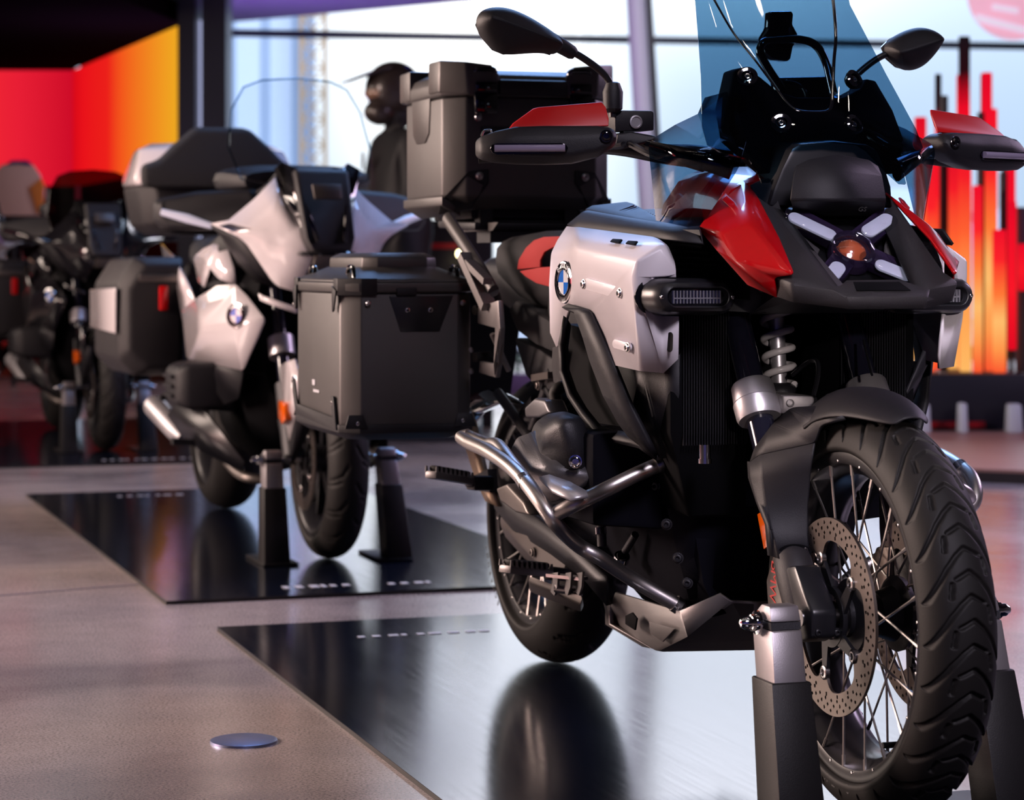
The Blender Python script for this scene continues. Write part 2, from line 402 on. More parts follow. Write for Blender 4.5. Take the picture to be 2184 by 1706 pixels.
# ---------------------------------------------------------------- ceiling, alcove with light walls, pillar
mat('ceiling_dark', (.010, .010, .013), .5); mat('alcove_black', (.004, .0035, .005), .5, spec=.2); mat('soffit', s2l(98, 72, 130), .6, var=.2)
mat('pillar_black', s2l(20, 24, 36), .4)
mb = MB(); mb.plate([(-16, -16, 4.7), (16, -16, 4.7), (16, 20.6, 4.7), (-16, 20.6, 4.7)], (0, 0, .12)); struct(part('ceiling', mb, 'ceiling_dark'), 'dark ceiling')
AL = W(155, 150, 22.0); AR = W(383, 47, 17.8); zt = AL.z
def gradient_glow(name, stops, axis='X', strength=1.0, noise=0.0, nscale=3.0):
    m = bpy.data.materials.new(name); m.use_nodes = True; MATS[name] = m; t = m.node_tree; t.nodes.clear()
    o = t.nodes.new('ShaderNodeOutputMaterial'); e = t.nodes.new('ShaderNodeEmission'); r = t.nodes.new('ShaderNodeValToRGB'); c = t.nodes.new('ShaderNodeTexCoord'); s = t.nodes.new('ShaderNodeSeparateXYZ')
    el = r.color_ramp.elements; el[0].position, el[0].color = stops[0][0], (*s2l(*stops[0][1]), 1); el[1].position, el[1].color = stops[-1][0], (*s2l(*stops[-1][1]), 1)
    for p, k in stops[1:-1]: q = el.new(p); q.color = (*s2l(*k), 1)
    t.links.new(c.outputs['Generated'], s.inputs[0]); src = s.outputs[axis]
    if noise:
        n = t.nodes.new('ShaderNodeTexNoise'); n.inputs['Scale'].default_value = nscale; n.inputs['Detail'].default_value = 2; t.links.new(c.outputs['Object'], n.inputs['Vector'])
        mp = t.nodes.new('ShaderNodeMapRange'); mp.inputs['To Min'].default_value = -noise; mp.inputs['To Max'].default_value = noise; t.links.new(n.outputs['Fac'], mp.inputs['Value'])
        a = t.nodes.new('ShaderNodeMath'); t.links.new(src, a.inputs[0]); t.links.new(mp.outputs[0], a.inputs[1]); src = a.outputs[0]
    t.links.new(src, r.inputs[0]); t.links.new(r.outputs[0], e.inputs[0]); e.inputs[1].default_value = strength; t.links.new(e.outputs[0], o.inputs[0])
gradient_glow('wall_glow_red', [(0, (255, 70, 62)), (.45, (252, 48, 52)), (.8, (232, 30, 52)), (1, (205, 12, 40))], 'X', 1.0)
gradient_glow('wall_glow_orange', [(0, (214, 8, 24)), (.12, (234, 18, 26)), (.38, (236, 32, 26)), (.5, (243, 84, 28)), (.72, (241, 128, 32)), (.9, (240, 158, 34)), (1, (238, 170, 34))], 'X', 1.0)
bl = W(-420, 150, 22.0)
mb = MB(); mb.plate([(bl.x, 22, 1.6), (AL.x, 22, 1.6), (AL.x, 22, zt), (bl.x, 22, zt)], (0, .06, 0)); tag(part('light_wall', mb, 'wall_glow_red'), 'glowing red backlit wall panel at the back of the left alcove', 'light wall')
dv = Vector((AR.x-AL.x, AR.y-AL.y, 0)).normalized(); nv = Vector((dv.y, -dv.x, 0)); nv = nv if nv.x > 0 else -nv
ang = math.atan2(dv.y, dv.x); mb = MB(); ln = (Vector((AR.x, AR.y))-Vector((AL.x, AL.y))).length
mb.plate([(0, 0, 1.6), (ln, 0, 1.6), (ln, 0, zt), (0, 0, zt)], (0, .06, 0)); o = part('light_wall', mb, 'wall_glow_orange'); o.location = (AL.x, AL.y, 0); o.rotation_euler = (0, 0, ang); tag(o, 'backlit wall panel fading from red to orange, right side of the left alcove', 'light wall')
# black frame of the alcove: wall below and fascia above the panels, its ceiling
mb = MB()
mb.plate([(bl.x, 22.07, 0), (AL.x, 22.07, 0), (AL.x, 22.07, 4.7), (bl.x, 22.07, 4.7)], (0, .1, 0))
mb.plate([(AL.x+nv.x*.07, AL.y+nv.y*.07, 0), (AR.x+nv.x*.07, AR.y+nv.y*.07, 0), (AR.x+nv.x*.07, AR.y+nv.y*.07, 4.7), (AL.x+nv.x*.07, AL.y+nv.y*.07, 4.7)], nv*.1)
struct(part('wall_back', mb, 'alcove_black'), 'black wall round the glowing panels')
mat('alcove_ceiling', (.006, .003, .004), .9, spec=.0)
mb = MB(); mb.plate([(bl.x, 22.06, zt+.02), (AL.x, 22.06, zt+.02), (AR.x, AR.y, zt+.02), (AR.x-.35, AR.y-3.0, zt+.02), (bl.x, AR.y-3.0, zt+.02)], (0, 0, .15)); struct(part('trim_2', mb, 'alcove_ceiling'), 'low black ceiling of the alcove')
# pillar with light gap
mb = MB(); p0 = W(379, 0, 17.4).x; p1 = W(416, 0, 17.4).x; p2 = W(430, 0, 17.4).x; p3 = W(482, 0, 17.4).x
mb.plate([(p0, 17.4, 0), (p1, 17.4, 0), (p1, 18.0, 0), (p0, 18.0, 0)], (0, 0, 4.7)); struct(part('trim_3', mb, 'pillar_black'), 'black pillar left of the light slot')
mb = MB(); mb.plate([(p2, 17.4, 0), (p3, 17.4, 0), (p3, 17.8, 0), (p2, 17.8, 0)], (0, 0, 4.7)); struct(part('trim_4', mb, 'pillar_black'), 'black pillar beside the window front')
glow('slot_light', s2l(176, 182, 222), 1.0)
zs = W(420, 42, 17.6).z
mb = MB(); mb.plate([(p1+.002, 17.62, .0), (p2-.002, 17.62, .0), (p2-.002, 17.62, zs), (p1+.002, 17.62, zs)], (0, .04, 0)); tag(part('light_strip', mb, 'slot_light'), 'thin pale vertical light strip between the two black pillars', 'light strip')
# purple soffit in front of the window front
A = W(470, 50, 20.9); B = W(1003, 0, 19.1); zc = A.z; dl = (B-A); dl.z = 0; Q = A+dl*1.05
mb = MB(); mb.plate([(A.x-.4, A.y+.3, zc), (Q.x, Q.y, zc), (Q.x-1.2, 15.5, zc), (A.x+.35, 15.5, zc)], (0, 0, .25)); struct(part('trim_5', mb, 'soffit'), 'low purple lit soffit')

# ---------------------------------------------------------------- glass front
mat('mullion', s2l(44, 50, 66), .5); mat('mullion_dark', s2l(30, 26, 34), .5); mat('column_white', s2l(214, 208, 226), .5)
D1 = 20.6; D2 = 21.9; XL = W(470, 0, D1).x; XR = 7.4
wy = lambda x: D1+(D2-D1)*(x-XL)/(W(2184, 0, D2).x-XL)
def beam_h(name, z, h, m, lab):
    mb = MB(); mb.beam((XL, wy(XL), z), (XR, wy(XR), z), .09, h); struct(part(name, mb, m), lab)
zb = W(482, 70, D1).z
beam_h('trim_6', zb, .06, 'mullion', 'dark horizontal glazing bar'); beam_h('trim_7', .06, .12, 'mullion', 'dark sill bar of the glass front')
for i, px in enumerate((482, 1412, 2420)):
    pass
mb = MB(); mb.plate([(XL, wy(XL)+.02, .1), (XR, wy(XR)+.02, .1), (XR, wy(XR)+.02, 4.7), (XL, wy(XL)+.02, 4.7)], (0, .012, 0)); struct(part('window_1', mb, 'window_glass'), 'large clear glass front')
# leaning white column with its dark glazing post
d = 19.8; t0 = W(1356, 0, d); t1 = W(1381, 420, d); sl = (t0-t1)/(t0.z-t1.z)
mb = MB(); base = t1-sl*t1.z; top = t1+sl*(4.7-t1.z); mb.tube([base, top], .078, 20); struct(part('trim_8', mb, 'column_white'), 'leaning white round column')
mb = MB(); off = Vector((.115, .25, 0)); mb.beam(base+off, top+off, .07, .1, up=(0, 1, 0)); struct(part('trim_9', mb, 'mullion_dark'), 'dark post beside the leaning white column')

mat('wall_side', (.05, .05, .06), .7)
mb = MB(); mb.plate([(-9, -16, 0), (-9, 22.2, 0), (-9, 22.2, 4.7), (-9, -16, 4.7)], (-.12, 0, 0)); struct(part('wall_left', mb, 'wall_side'), 'dark side wall')
mb = MB(); mb.plate([(-9, 22.07, 0), (bl.x, 22.07, 0), (bl.x, 22.07, 4.7), (-9, 22.07, 4.7)], (0, .1, 0)); struct(part('trim_10', mb, 'alcove_black'), 'black wall left of the glowing panels')
mb = MB(); mb.plate([(XR+.1, -16, 0), (XR+.1, wy(XR)+.1, 0), (XR+.1, wy(XR)+.1, 4.7), (XR+.1, -16, 4.7)], (.12, 0, 0)); struct(part('wall_right', mb, 'wall_side'), 'dark side wall at the end of the glass front')
# ---------------------------------------------------------------- outside the glass
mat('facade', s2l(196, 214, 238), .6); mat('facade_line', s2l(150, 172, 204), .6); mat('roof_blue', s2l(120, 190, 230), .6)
def outside_block(x0, x1, y, z1, m, label, lines=()):
    t = thing('office_building', label, 'building', ((x0+x1)/2, y, 0))
    mb = MB(); mb.box(((0), 0, z1/2), (x1-x0, 3, z1)); part('wall', mb, m, t)
    for px, wd in lines:
        mb = MB(); mb.box((W(px, 0, y-1.5).x-(x0+x1)/2, -1.52, z1/2), (wd, .06, z1)); part('facade_fin', mb, 'facade_line', t)
    return t
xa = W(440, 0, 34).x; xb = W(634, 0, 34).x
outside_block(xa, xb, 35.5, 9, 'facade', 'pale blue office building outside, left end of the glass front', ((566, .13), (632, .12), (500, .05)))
# lattice mast in front of the bright sky
mat('mast', s2l(176, 150, 120), .6); glow('mast_lamp', s2l(255, 205, 130), 1.5)
t = thing('lattice_mast', 'lattice mast against the bright sky outside, right of the blue building', 'mast', (W(668, 0, 33).x, 33, 0))
w_ = .17
for sx in (-1, 1):
    mb = MB(); mb.beam((sx*w_, 0, 0), (sx*w_, 0, 6.5), .05, .05, up=(0, 1, 0)); part('post', mb, 'mast', t)
mb = MB()
for k in range(18):
    z = .36*k; mb.beam((-w_, 0, z), (w_, 0, z+.36), .025, .025, up=(0, 1, 0)); mb.beam((w_, 0, z), (-w_, 0, z+.36), .025, .025, up=(0, 1, 0)); mb.beam((-w_, 0, z), (w_, 0, z), .03, .03, up=(0, 1, 0))
part('lattice', mb, 'mast', t)
# low pale blocks on the right
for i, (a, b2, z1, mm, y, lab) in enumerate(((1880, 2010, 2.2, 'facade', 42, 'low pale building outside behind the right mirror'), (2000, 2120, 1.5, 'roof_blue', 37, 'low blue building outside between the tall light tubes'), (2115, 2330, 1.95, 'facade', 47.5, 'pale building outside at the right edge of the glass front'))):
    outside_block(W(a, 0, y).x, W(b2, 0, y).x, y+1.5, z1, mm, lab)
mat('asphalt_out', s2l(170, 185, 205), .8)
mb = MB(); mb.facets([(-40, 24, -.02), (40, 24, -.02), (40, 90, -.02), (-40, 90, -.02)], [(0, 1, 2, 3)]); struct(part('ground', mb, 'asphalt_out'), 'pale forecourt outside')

# round pink sticker sign on the glass, two rows of white lettering too soft to read
mat('sign_pink_glow', s2l(240, 178, 196), .5, emit=s2l(240, 178, 196), estr=.35); mat('sign_white_glow', s2l(240, 225, 240), .5, emit=s2l(240, 225, 240), estr=.3)  # emission stands in for daylight shining through the sticker
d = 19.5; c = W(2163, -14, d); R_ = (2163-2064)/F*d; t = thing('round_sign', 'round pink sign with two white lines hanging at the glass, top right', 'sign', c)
mb = MB(); mb.lathe([(.0001, 0), (R_, 0), (R_, .02), (.0001, .02)], (0, 0, 0), (0, 1, 0), 48); part('disc', mb, 'sign_pink_glow', t)
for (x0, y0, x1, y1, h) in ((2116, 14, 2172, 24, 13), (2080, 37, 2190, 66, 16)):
    mb = MB(); a = W(x0, y0, d-.01)-c; b2 = W(x1, y1, d-.01)-c; mb.beam(a, b2, .004, h/F*d, up=(0, 0, 1)); part('lettering', mb, 'sign_white_glow', t)

# ---------------------------------------------------------------- right: low stage with black plinth and glowing tubes
mat('stage_top', s2l(176, 132, 122), .42, var=.2); mat('stage_edge', s2l(48, 40, 42), .5); mat('plinth', s2l(26, 30, 42), .45)
t = thing('display_stage', 'low pale stage with a dark edge under the glowing tubes', 'stage', (0, 0, 0))
f0 = ground(1900, 1022); f1 = ground(2184, 1033); dv = (f1-f0).normalized(); fA = f0-dv*.45; fB = f1+dv*1.6; zS = .056; nb = Vector((-dv.y, dv.x, 0))*3.2
mb = MB(); mb.plate([fA, fB, fB+nb, fA+nb], (0, 0, zS-.012)); part('edge', mb, 'stage_edge', t)
mb = MB(); mb.plate([fA+Vector((0, 0, zS-.012)), fB+Vector((0, 0, zS-.012)), fB+nb+Vector((0, 0, zS-.012)), fA+nb+Vector((0, 0, zS-.012))], (0, 0, .012)); part('top', mb, 'stage_top', t)
dT = 11.9
z0 = W(0, 793, dT).z
t = thing('tube_plinth', 'long black plinth carrying the red and orange light tubes', 'plinth', (0, 0, 0))
xa = W(1850, 0, 11.7).x; xb = W(2330, 0, 11.7).x
mb = MB(); mb.box(((xa+xb)/2, 12.1, zS+(z0-zS)/2), (xb-xa, .8, z0-zS)); mb.bevel(.008); part('body', mb, 'plinth', t)
mat('red_line', s2l(150, 12, 22), .4); mb = MB(); mb.box((W(2010, 0, 11.69).x, 11.69, zS+.03), (.42, .02, .03)); part('base_strip', mb, 'red_line', t)
mat('shoe_white', s2l(205, 220, 232), .4)
for i, (px, py, w2, lab) in enumerate(((1968, 874, 22, 'small pale box at the foot of the black plinth, beside the wheel'), (2052, 872, 14, 'smallest pale box at the foot of the black plinth'), (2162, 874, 24, 'pale box at the foot of the black plinth near the right edge'))):
    c = W(px, py, 11.55); wd = w2/F*11.55*2; mb = MB(); mb.box((c.x, c.y, (zS+c.z+.03)/2), (wd*.7, .1, c.z+.03-zS), taper=.8); mb.bevel(.01); tag(part('display_box', mb, 'shoe_white'), lab, 'box')
R0 = (255, 16, 40); O0 = (255, 92, 38); Y0 = (255, 176, 84); K0 = (30, 10, 16)
gradient_glow('tube_a', [(0, (250, 60, 40)), (.10, (255, 120, 52)), (.22, (255, 180, 95)), (.36, (255, 100, 45)), (.6, (250, 22, 38)), (.8, (235, 12, 38)), (.9, (40, 10, 18)), (1, (26, 18, 24))], 'Z', 1.0, .06, 2.5)
gradient_glow('tube_b', [(0, (250, 80, 45)), (.15, (255, 150, 75)), (.35, (255, 188, 108)), (.55, (255, 120, 55)), (.76, (252, 36, 42)), (1, (240, 14, 42))], 'Z', 1.0, .08, 2.5)
gradient_glow('tube_c', [(0, (255, 185, 100)), (.35, (255, 152, 74)), (.6, (255, 98, 50)), (.85, (245, 30, 40)), (1, (220, 10, 38))], 'Z', 1.0, .08, 2.5)
gradient_glow('tube_d', [(0, (225, 10, 34)), (.4, (250, 24, 40)), (.8, (240, 14, 40)), (1, (225, 10, 40))], 'Z', 1.0, .05, 3)
mat('tube_black', s2l(24, 20, 28), .4); mat('tube_grey', s2l(80, 66, 82), .5)
# px left, px right, y top, y bottom, depth, kind
TUBES = [(1994, 2008, 158, 793, 12.25, 'tube_a', 'narrow tube with a dark top'), (2004, 2022, 204, 793, 12.05, 'tube_black', 'black tube'), (2044, 2069, 78, 793, 12.2, 'tube_a', 'tallest tube, red to orange under a dark cap'),
 (2040, 2058, 160, 793, 12.4, 'tube_c', 'slim red tube beside the tallest one'), (2091, 2106, 158, 793, 12.45, 'tube_black', 'tall black tube'), (2093, 2116, 155, 600, 12.3, 'tube_d', 'tall red tube'), (2084, 2101, 240, 793, 12.1, 'tube_black', 'black tube before the tall red one'),
 (2100, 2127, 232, 793, 12.0, 'tube_b', 'wide red tube glowing orange halfway'), (2137, 2150, 318, 793, 12.3, 'tube_black', 'short black tube'), (2146, 2166, 318, 746, 12.15, 'tube_d', 'short red tube ending above the plinth'),
 (2132, 2148, 367, 793, 12.0, 'tube_black', 'shorter black tube'), (2166, 2190, 442, 793, 11.95, 'tube_grey', 'grey tube at the right edge'), (2008, 2046, 330, 793, 12.3, 'tube_c', 'broad orange tube under the hand guard'),
 (2046, 2072, 300, 793, 11.95, 'tube_c', 'front orange tube, brightest low down'), (2074, 2096, 396, 793, 11.85, 'tube_b', 'short front tube, red above and orange below'), (2117, 2146, 490, 793, 11.82, 'tube_b', 'shortest front tube of red and yellow'),
 (2150, 2168, 430, 746, 11.9, 'tube_d', 'red tube before the short one'), (2170, 2192, 520, 620, 11.8, 'tube_d', 'stubby red tube high at the right edge'), (1950, 1976, 250, 793, 12.2, 'tube_c', 'orange tube behind the front wheel fender side'), (1975, 1996, 330, 793, 12.0, 'tube_b', 'red orange tube behind the tinted side screen'), (2172, 2196, 640, 793, 12.1, 'tube_c', 'low orange tube at the right edge')]
for (xl, xr, yt, yb, dd, kind, lab) in TUBES:
    a = W((xl+xr)/2, yb, dd); b2 = W((xl+xr)/2, yt, dd); r = (xr-xl)/2/F*dd; zb_ = a.z if yb < 790 else z0
    mb = MB(); h = b2.z-zb_; mb.lathe([(.0001, 0), (r*.9, 0), (r, .012), (r, h-.012), (r*.92, h), (.0001, h)], (0, 0, 0), (0, 0, 1), 20)
    o = part('light_tube', mb, kind); o.location = (a.x, dd, zb_); tag(o, lab+' of the flame-like tube display', 'light tube', 'tubes of the flame display')
    if yb < 790:
        mb = MB(); mb.tube([(0, 0, -.001), (0, 0, z0-zb_)], .008, 8); part('stem', mb, 'tube_black', o)
GS = Bike(.572, 3.73, 18.0); RT = Bike(-.544, 7.01, 18.4); BK = Bike(-1.895, 11.04, 18.4)
# ---------------------------------------------------------------- display mats
m = mat('mat_black', (.005, .007, .015), .2, bump=.02, bscale=60, coat=0.0, spec=.5); nt = m.node_tree; b = nt.nodes['Principled BSDF']
t = nt.nodes.new('ShaderNodeTexCoord'); mp = nt.nodes.new('ShaderNodeMapping'); mp.inputs['Scale'].default_value = (1.2, 26, 1); n = nt.nodes.new('ShaderNodeTexNoise'); n.inputs['Scale'].default_value = 3; n.inputs['Detail'].default_value = 5
nt.links.new(t.outputs['Object'], mp.inputs[0]); nt.links.new(mp.outputs[0], n.inputs['Vector']); r = nt.nodes.new('ShaderNodeMapRange'); r.inputs['To Min'].default_value = .10; r.inputs['To Max'].default_value = .19; nt.links.new(n.outputs['Fac'], r.inputs[0])
for l in list(b.inputs['Roughness'].links): nt.links.remove(l)
nt.links.new(r.outputs[0], b.inputs['Roughness'])
mat('mat_edge', (.02, .018, .018), .5)
def display_mat(bike, label, u0=-2.26, u1=.73, v0=-.62, v1=.612, h=.0095):
    t = thing('display_mat', label, 'mat', (bike.o.x, bike.o.y, 0), bike.rot, 'glossy dark mats under the motorcycles')
    mb = MB(); P = [L(u0, v0, 0), L(u1, v0, 0), L(u1, v1, 0), L(u0, v1, 0)]; mb.plate(P, (0, 0, h-.001)); part('edge', mb, 'mat_edge', t)
    mb = MB(); mb.plate([p+Vector((0, 0, h-.001)) for p in P], (0, 0, .0012)); part('top', mb, 'mat_black', t)
    return t
HM = .0105
m1 = display_mat(GS, 'glossy dark mat under the white and red motorcycle in front')
m2 = display_mat(RT, 'glossy dark mat under the white touring motorcycle')
m3 = display_mat(BK, 'dark mat farthest back at the left, under the black motorcycle', v1=2.5)
def strokes(t, u, va, vb, rows, h):
    mb = MB(); rnd = random.Random(3)
    v = va
    while v > vb:
        w = rnd.uniform(.012, .03); mb.box(L(u, v-w/2, HM+.0005), (h, w, .0006)); v -= w+rnd.uniform(.006, .03)
    part('lettering', mb, 'text_white', t)
strokes(m2, .585, .27, .16, 1, .05); strokes(m2, .585, .14, .10, 1, .035); strokes(m2, .60, -.02, -.16, 1, .03)
strokes(m1, -2.0, .33, .02, 1, .02); strokes(m2, -2.05, .30, .05, 1, .022); strokes(m3, .56, .1, -.4, 1, .03)

# ---------------------------------------------------------------- front wheel stands
mat('stand_black', (.010, .009, .010), .45, bump=.2, bscale=700, var=.2, spec=.35); mat('stand_silver', (.36, .335, .35), .45, metal=.85, bump=.08, bscale=500, var=.15)
def wheel_stand(bike, label, za, du=.095, vs=.172):
    t = thing('wheel_stand', label, 'stand', (bike.o.x, bike.o.y, HM), bike.rot, 'front wheel stands')
    za -= HM
    for s in (1, -1):
        v = vs*s; zs = za*.735
        top = L(0, v, za+.028); bot = L(du, v+.012*s, 0); ax = (bot-top).normalized()
        at = lambda z: top+(bot-top)*((za+.028-z)/(za+.028))
        def ring(z, w, d): c = at(z); return [c+L(-d/2, w/2, 0), c+L(d/2, w/2, 0), c+L(d/2, -w/2, 0), c+L(-d/2, -w/2, 0)]
        mb = MB(); mb.loft([ring(0, .078, .088), ring(zs, .066, .078)]).bevel(.003); part('leg', mb, 'stand_black', t)
        mb = MB(); c0 = ring(zs-.03, .056, .070); c1 = ring(za-.008, .052, .074)
        mb.loft([c0, c1]); 
        tp = ring(za+.028, .05, .03); tp = [p+L(.018, 0, 0) for p in tp]; mb.loft([ring(za+.004, .052, .074), tp]); mb.bevel(.004); br = part('bracket', mb, 'stand_silver', t)
        mb = MB(); mb.loft([ring(za-.0075, .05, .07), ring(za+.0035, .05, .07)]); part('slot', mb, 'engine_dark', br)
        mb = MB(); a = at(za)+L(0, 0, 0); mb.cyl(a+L(0, s*.05, 0), a+L(0, -s*.037, 0), .0085, 14)
        mb.lathe([(.019, 0), (.019, .004), (.013, .005), (.013, .013), (.0105, .014), (.0105, .022), (.006, .03), (.0001, .032)], a+L(0, s*.031, 0), L(0, s, 0), 18); part('spindle', mb, 'chrome', t)
        mb = MB(); mb.plate([L(-.10, v-.05, .0), L(du+.05, v-.05, .0), L(du+.05, v+.055, .0), L(-.10, v+.055, .0)], (0, 0, .008)).bevel(.002); part('foot_plate', mb, 'stand_black', t)
    return t
wheel_stand(GS, 'silver topped black stand holding the spoked front wheel in front', .329)
wheel_stand(RT, 'silver topped black stand holding the white touring motorcycle', .307)
wheel_stand(BK, 'black stand under the black motorcycle, farthest back at the left', .305)

# ---------------------------------------------------------------- lamps of the hall, and unseen fill lights added to brighten parts
def area(name, loc, to, size, col, power, sy=None):
    l = bpy.data.lights.new(name, 'AREA'); l.energy = power; l.color = col; l.size = size
    if sy: l.shape = 'RECTANGLE'; l.size_y = sy
    o = bpy.data.objects.new(name, l); C.objects.link(o); o.location = loc; o.rotation_euler = (Vector(to)-Vector(loc)).to_track_quat('-Z', 'Y').to_euler(); return o
area('lamp_left', (-5.8, 5.7, 2.2), (.2, 4.4, .7), 1.8, (1.0, .77, .67), 480).data.specular_factor = .5
area('lamp_left_back', (-6.8, 10.8, 2.8), (-1.2, 8.2, .6), 2.6, (1.0, .79, .68), 175).data.specular_factor = .4
area('lamp_red', (-7.5, 5.5, 1.6), (0, 5, 0), 2.0, (1.0, .12, .16), 30)
area('fill_sky', (.6, 9.0, 4.5), (.1, 4.9, .8), 3.0, (.28, .50, 1.0), 230, 2.0).data.specular_factor = .3  # unseen blue fill standing in for sky light on upward faces
area('fill_front', (1.3, .3, 3.5), (.75, 3.5, .95), 1.3, (.94, .84, 1.0), 4.5).data.spread = math.radians(17)  # unseen fill added for the bike's front, spread kept off the cases
area('fill_right', (5.0, 8.0, 3.4), (2.3, 6.6, .0), 1.4, (.88, .66, 1.0), 110)  # unseen fill added to tint the floor at right lavender
for i in range(9):
    for j in range(3):
        l = bpy.data.lights.new('spot_ceiling', 'SPOT'); l.energy = 2.5; l.color = (1, .88, .78); l.shadow_soft_size = .045; l.spot_size = math.radians(70); l.spot_blend = .5
        o = bpy.data.objects.new('spot_ceiling', l); C.objects.link(o); o.location = (-1.6+.42*i, .6+1.6*j, 4.6)

area('fill_back', (2.6, 14.5, 4.3), (1.6, 20.5, 1.8), 2.0, (.86, .84, 1.0), 260)  # unseen fill added to brighten the leaning column
area('fill_purple', (-2.2, 18.2, 1.3), (-2.0, 18.0, 3.0), 2.2, (.62, .36, 1.0), 90, 1.2)  # unseen uplight added to turn the soffit purple
sun = bpy.data.lights.new('fill_sun_outside', 'SUN'); sun.energy = 5.2; sun.color = (.93, .96, 1.0); sun.angle = .6; o = bpy.data.objects.new('fill_sun_outside', sun); C.objects.link(o); o.rotation_euler = (math.radians(50), 0, math.radians(8))  # extra sun from behind the camera, added to brighten the buildings outside

l = bpy.data.lights.new('fill_spot_strut', 'SPOT'); l.energy = 260; l.color = (1, .86, .82); l.shadow_soft_size = .06; l.spot_size = math.radians(7.5); l.spot_blend = .6  # unseen narrow spot added to light the strut spring
o = bpy.data.objects.new('fill_spot_strut', l); C.objects.link(o); o.location = (1.0, -.6, 1.5); o.rotation_euler = (Vector((.60, 3.95, .70))-o.location).to_track_quat('-Z', 'Y').to_euler()
# ---------------------------------------------------------------- wheels
def grooves_adventure(S, V, R):
    """chevron tread of the adventure tyre: depth 0..1 at circumference S, across V"""
    per = 2*PI*R/28; d = np.full(S.shape, 1.0)
    A = [(.011, -.020), (.0, .001), (.012, .016), (.030, .031), (.055, .045), (.078, .056)]
    dash = [(.053, .027), (.075, .030)]; side = [(.008, -.045), (.036, -.053)]
    for path, wd, off, sg in ((A, .0036, 0, 1), (A, .0036, per/2, -1), (dash, .003, 0, 1), (dash, .003, per/2, -1)):
        best = np.full(S.shape, 9.0)
        for k in (-1, 0, 1):
            s = (S-off) % per+k*per; v = V*sg
            for (s0, v0), (s1, v1) in zip(path, path[1:]):
                L2 = (s1-s0)**2+(v1-v0)**2; t = np.clip(((s-s0)*(s1-s0)+(v-v0)*(v1-v0))/L2, 0, 1)
                best = np.minimum(best, np.hypot(s-s0-t*(s1-s0), v-v0-t*(v1-v0)))
        d = np.minimum(d, np.clip((best-wd*.55)/(wd*.55), 0, 1))
    return 1-d
def grooves_road(S, V, R):
    per = 2*PI*R/17; d = np.full(S.shape, 1.0)
    for path, off, sg in (([(.0, .012), (.03, .028), (.05, .055)], 0, 1), ([(.0, .012), (.03, .028), (.05, .055)], per/2, -1), ([(.05, .03), (.07, .06)], 0, 1), ([(.05, .03), (.07, .06)], per/2, -1)):
        best = np.full(S.shape, 9.0)
        for k in (-1, 0, 1):
            s = (S-off) % per+k*per; v = V*sg
            for (s0, v0), (s1, v1) in zip(path, path[1:]):
                L2 = (s1-s0)**2+(v1-v0)**2; t = np.clip(((s-s0)*(s1-s0)+(v-v0)*(v1-v0))/L2, 0, 1)
                best = np.minimum(best, np.hypot(s-s0-t*(s1-s0), v-v0-t*(v1-v0)))
        d = np.minimum(d, np.clip((best-.002)/.002, 0, 1))
    return 1-d
def tyre_mesh(name, c, R, hw, rr, groove, ns, nc=72, depth=.006, crown=None, sf=1.0):
    """tyre about the local y axis through c"""
    crown = crown or hw*.98; pr = []
    for k in range(nc+1):
        a = math.radians(-82+164*k/nc); pr.append((hw*math.sin(a)/math.sin(math.radians(82)), R-crown*(1-math.cos(a))))
    rs = pr[0][1]; bw = hw*.78
    def side(sg): return [(sg*hw*1.012, rs-(rs-rr)*.18), (sg*hw*1.0, rs-(rs-rr)*.4), (sg*hw*.95, rs-(rs-rr)*.66), (sg*hw*.87, rr+.006), (sg*bw, rr), (sg*bw*.9, rr-.008)]
    prof = side(-1)[::-1]+pr+side(1); P = np.array(prof); n = len(prof)
    th = np.arange(ns)*2*PI/ns; TH, VV = np.meshgrid(th, P[:, 0], indexing='ij'); RR = np.tile(P[:, 1], (ns, 1))
    if groove:
        g = groove((-TH*R) % (2*PI*R), VV, R); m = np.zeros(n); m[6:6+nc+1] = 1; RR = RR-g*depth*m[None, :]
    co = np.stack([c[0]+RR*np.cos(TH), c[1]-VV, c[2]+RR*np.sin(TH)], -1).reshape(-1, 3)
    i = np.arange(ns)[:, None]; j = np.arange(n-1)[None, :]; i2 = (i+1) % ns
    q = np.stack([i*n+j, i*n+j+1, i2*n+j+1, i2*n+j], -1).reshape(-1, 4)
    me = bpy.data.meshes.new(name); me.from_pydata(co.tolist(), [], q.tolist()); me.materials.append(MATS['rubber'])
    for p in me.polygons: p.use_smooth = True
    bm = bmesh.new(); bm.from_mesh(me); bmesh.ops.recalc_face_normals(bm, faces=bm.faces); bm.to_mesh(me); bm.free(); return me
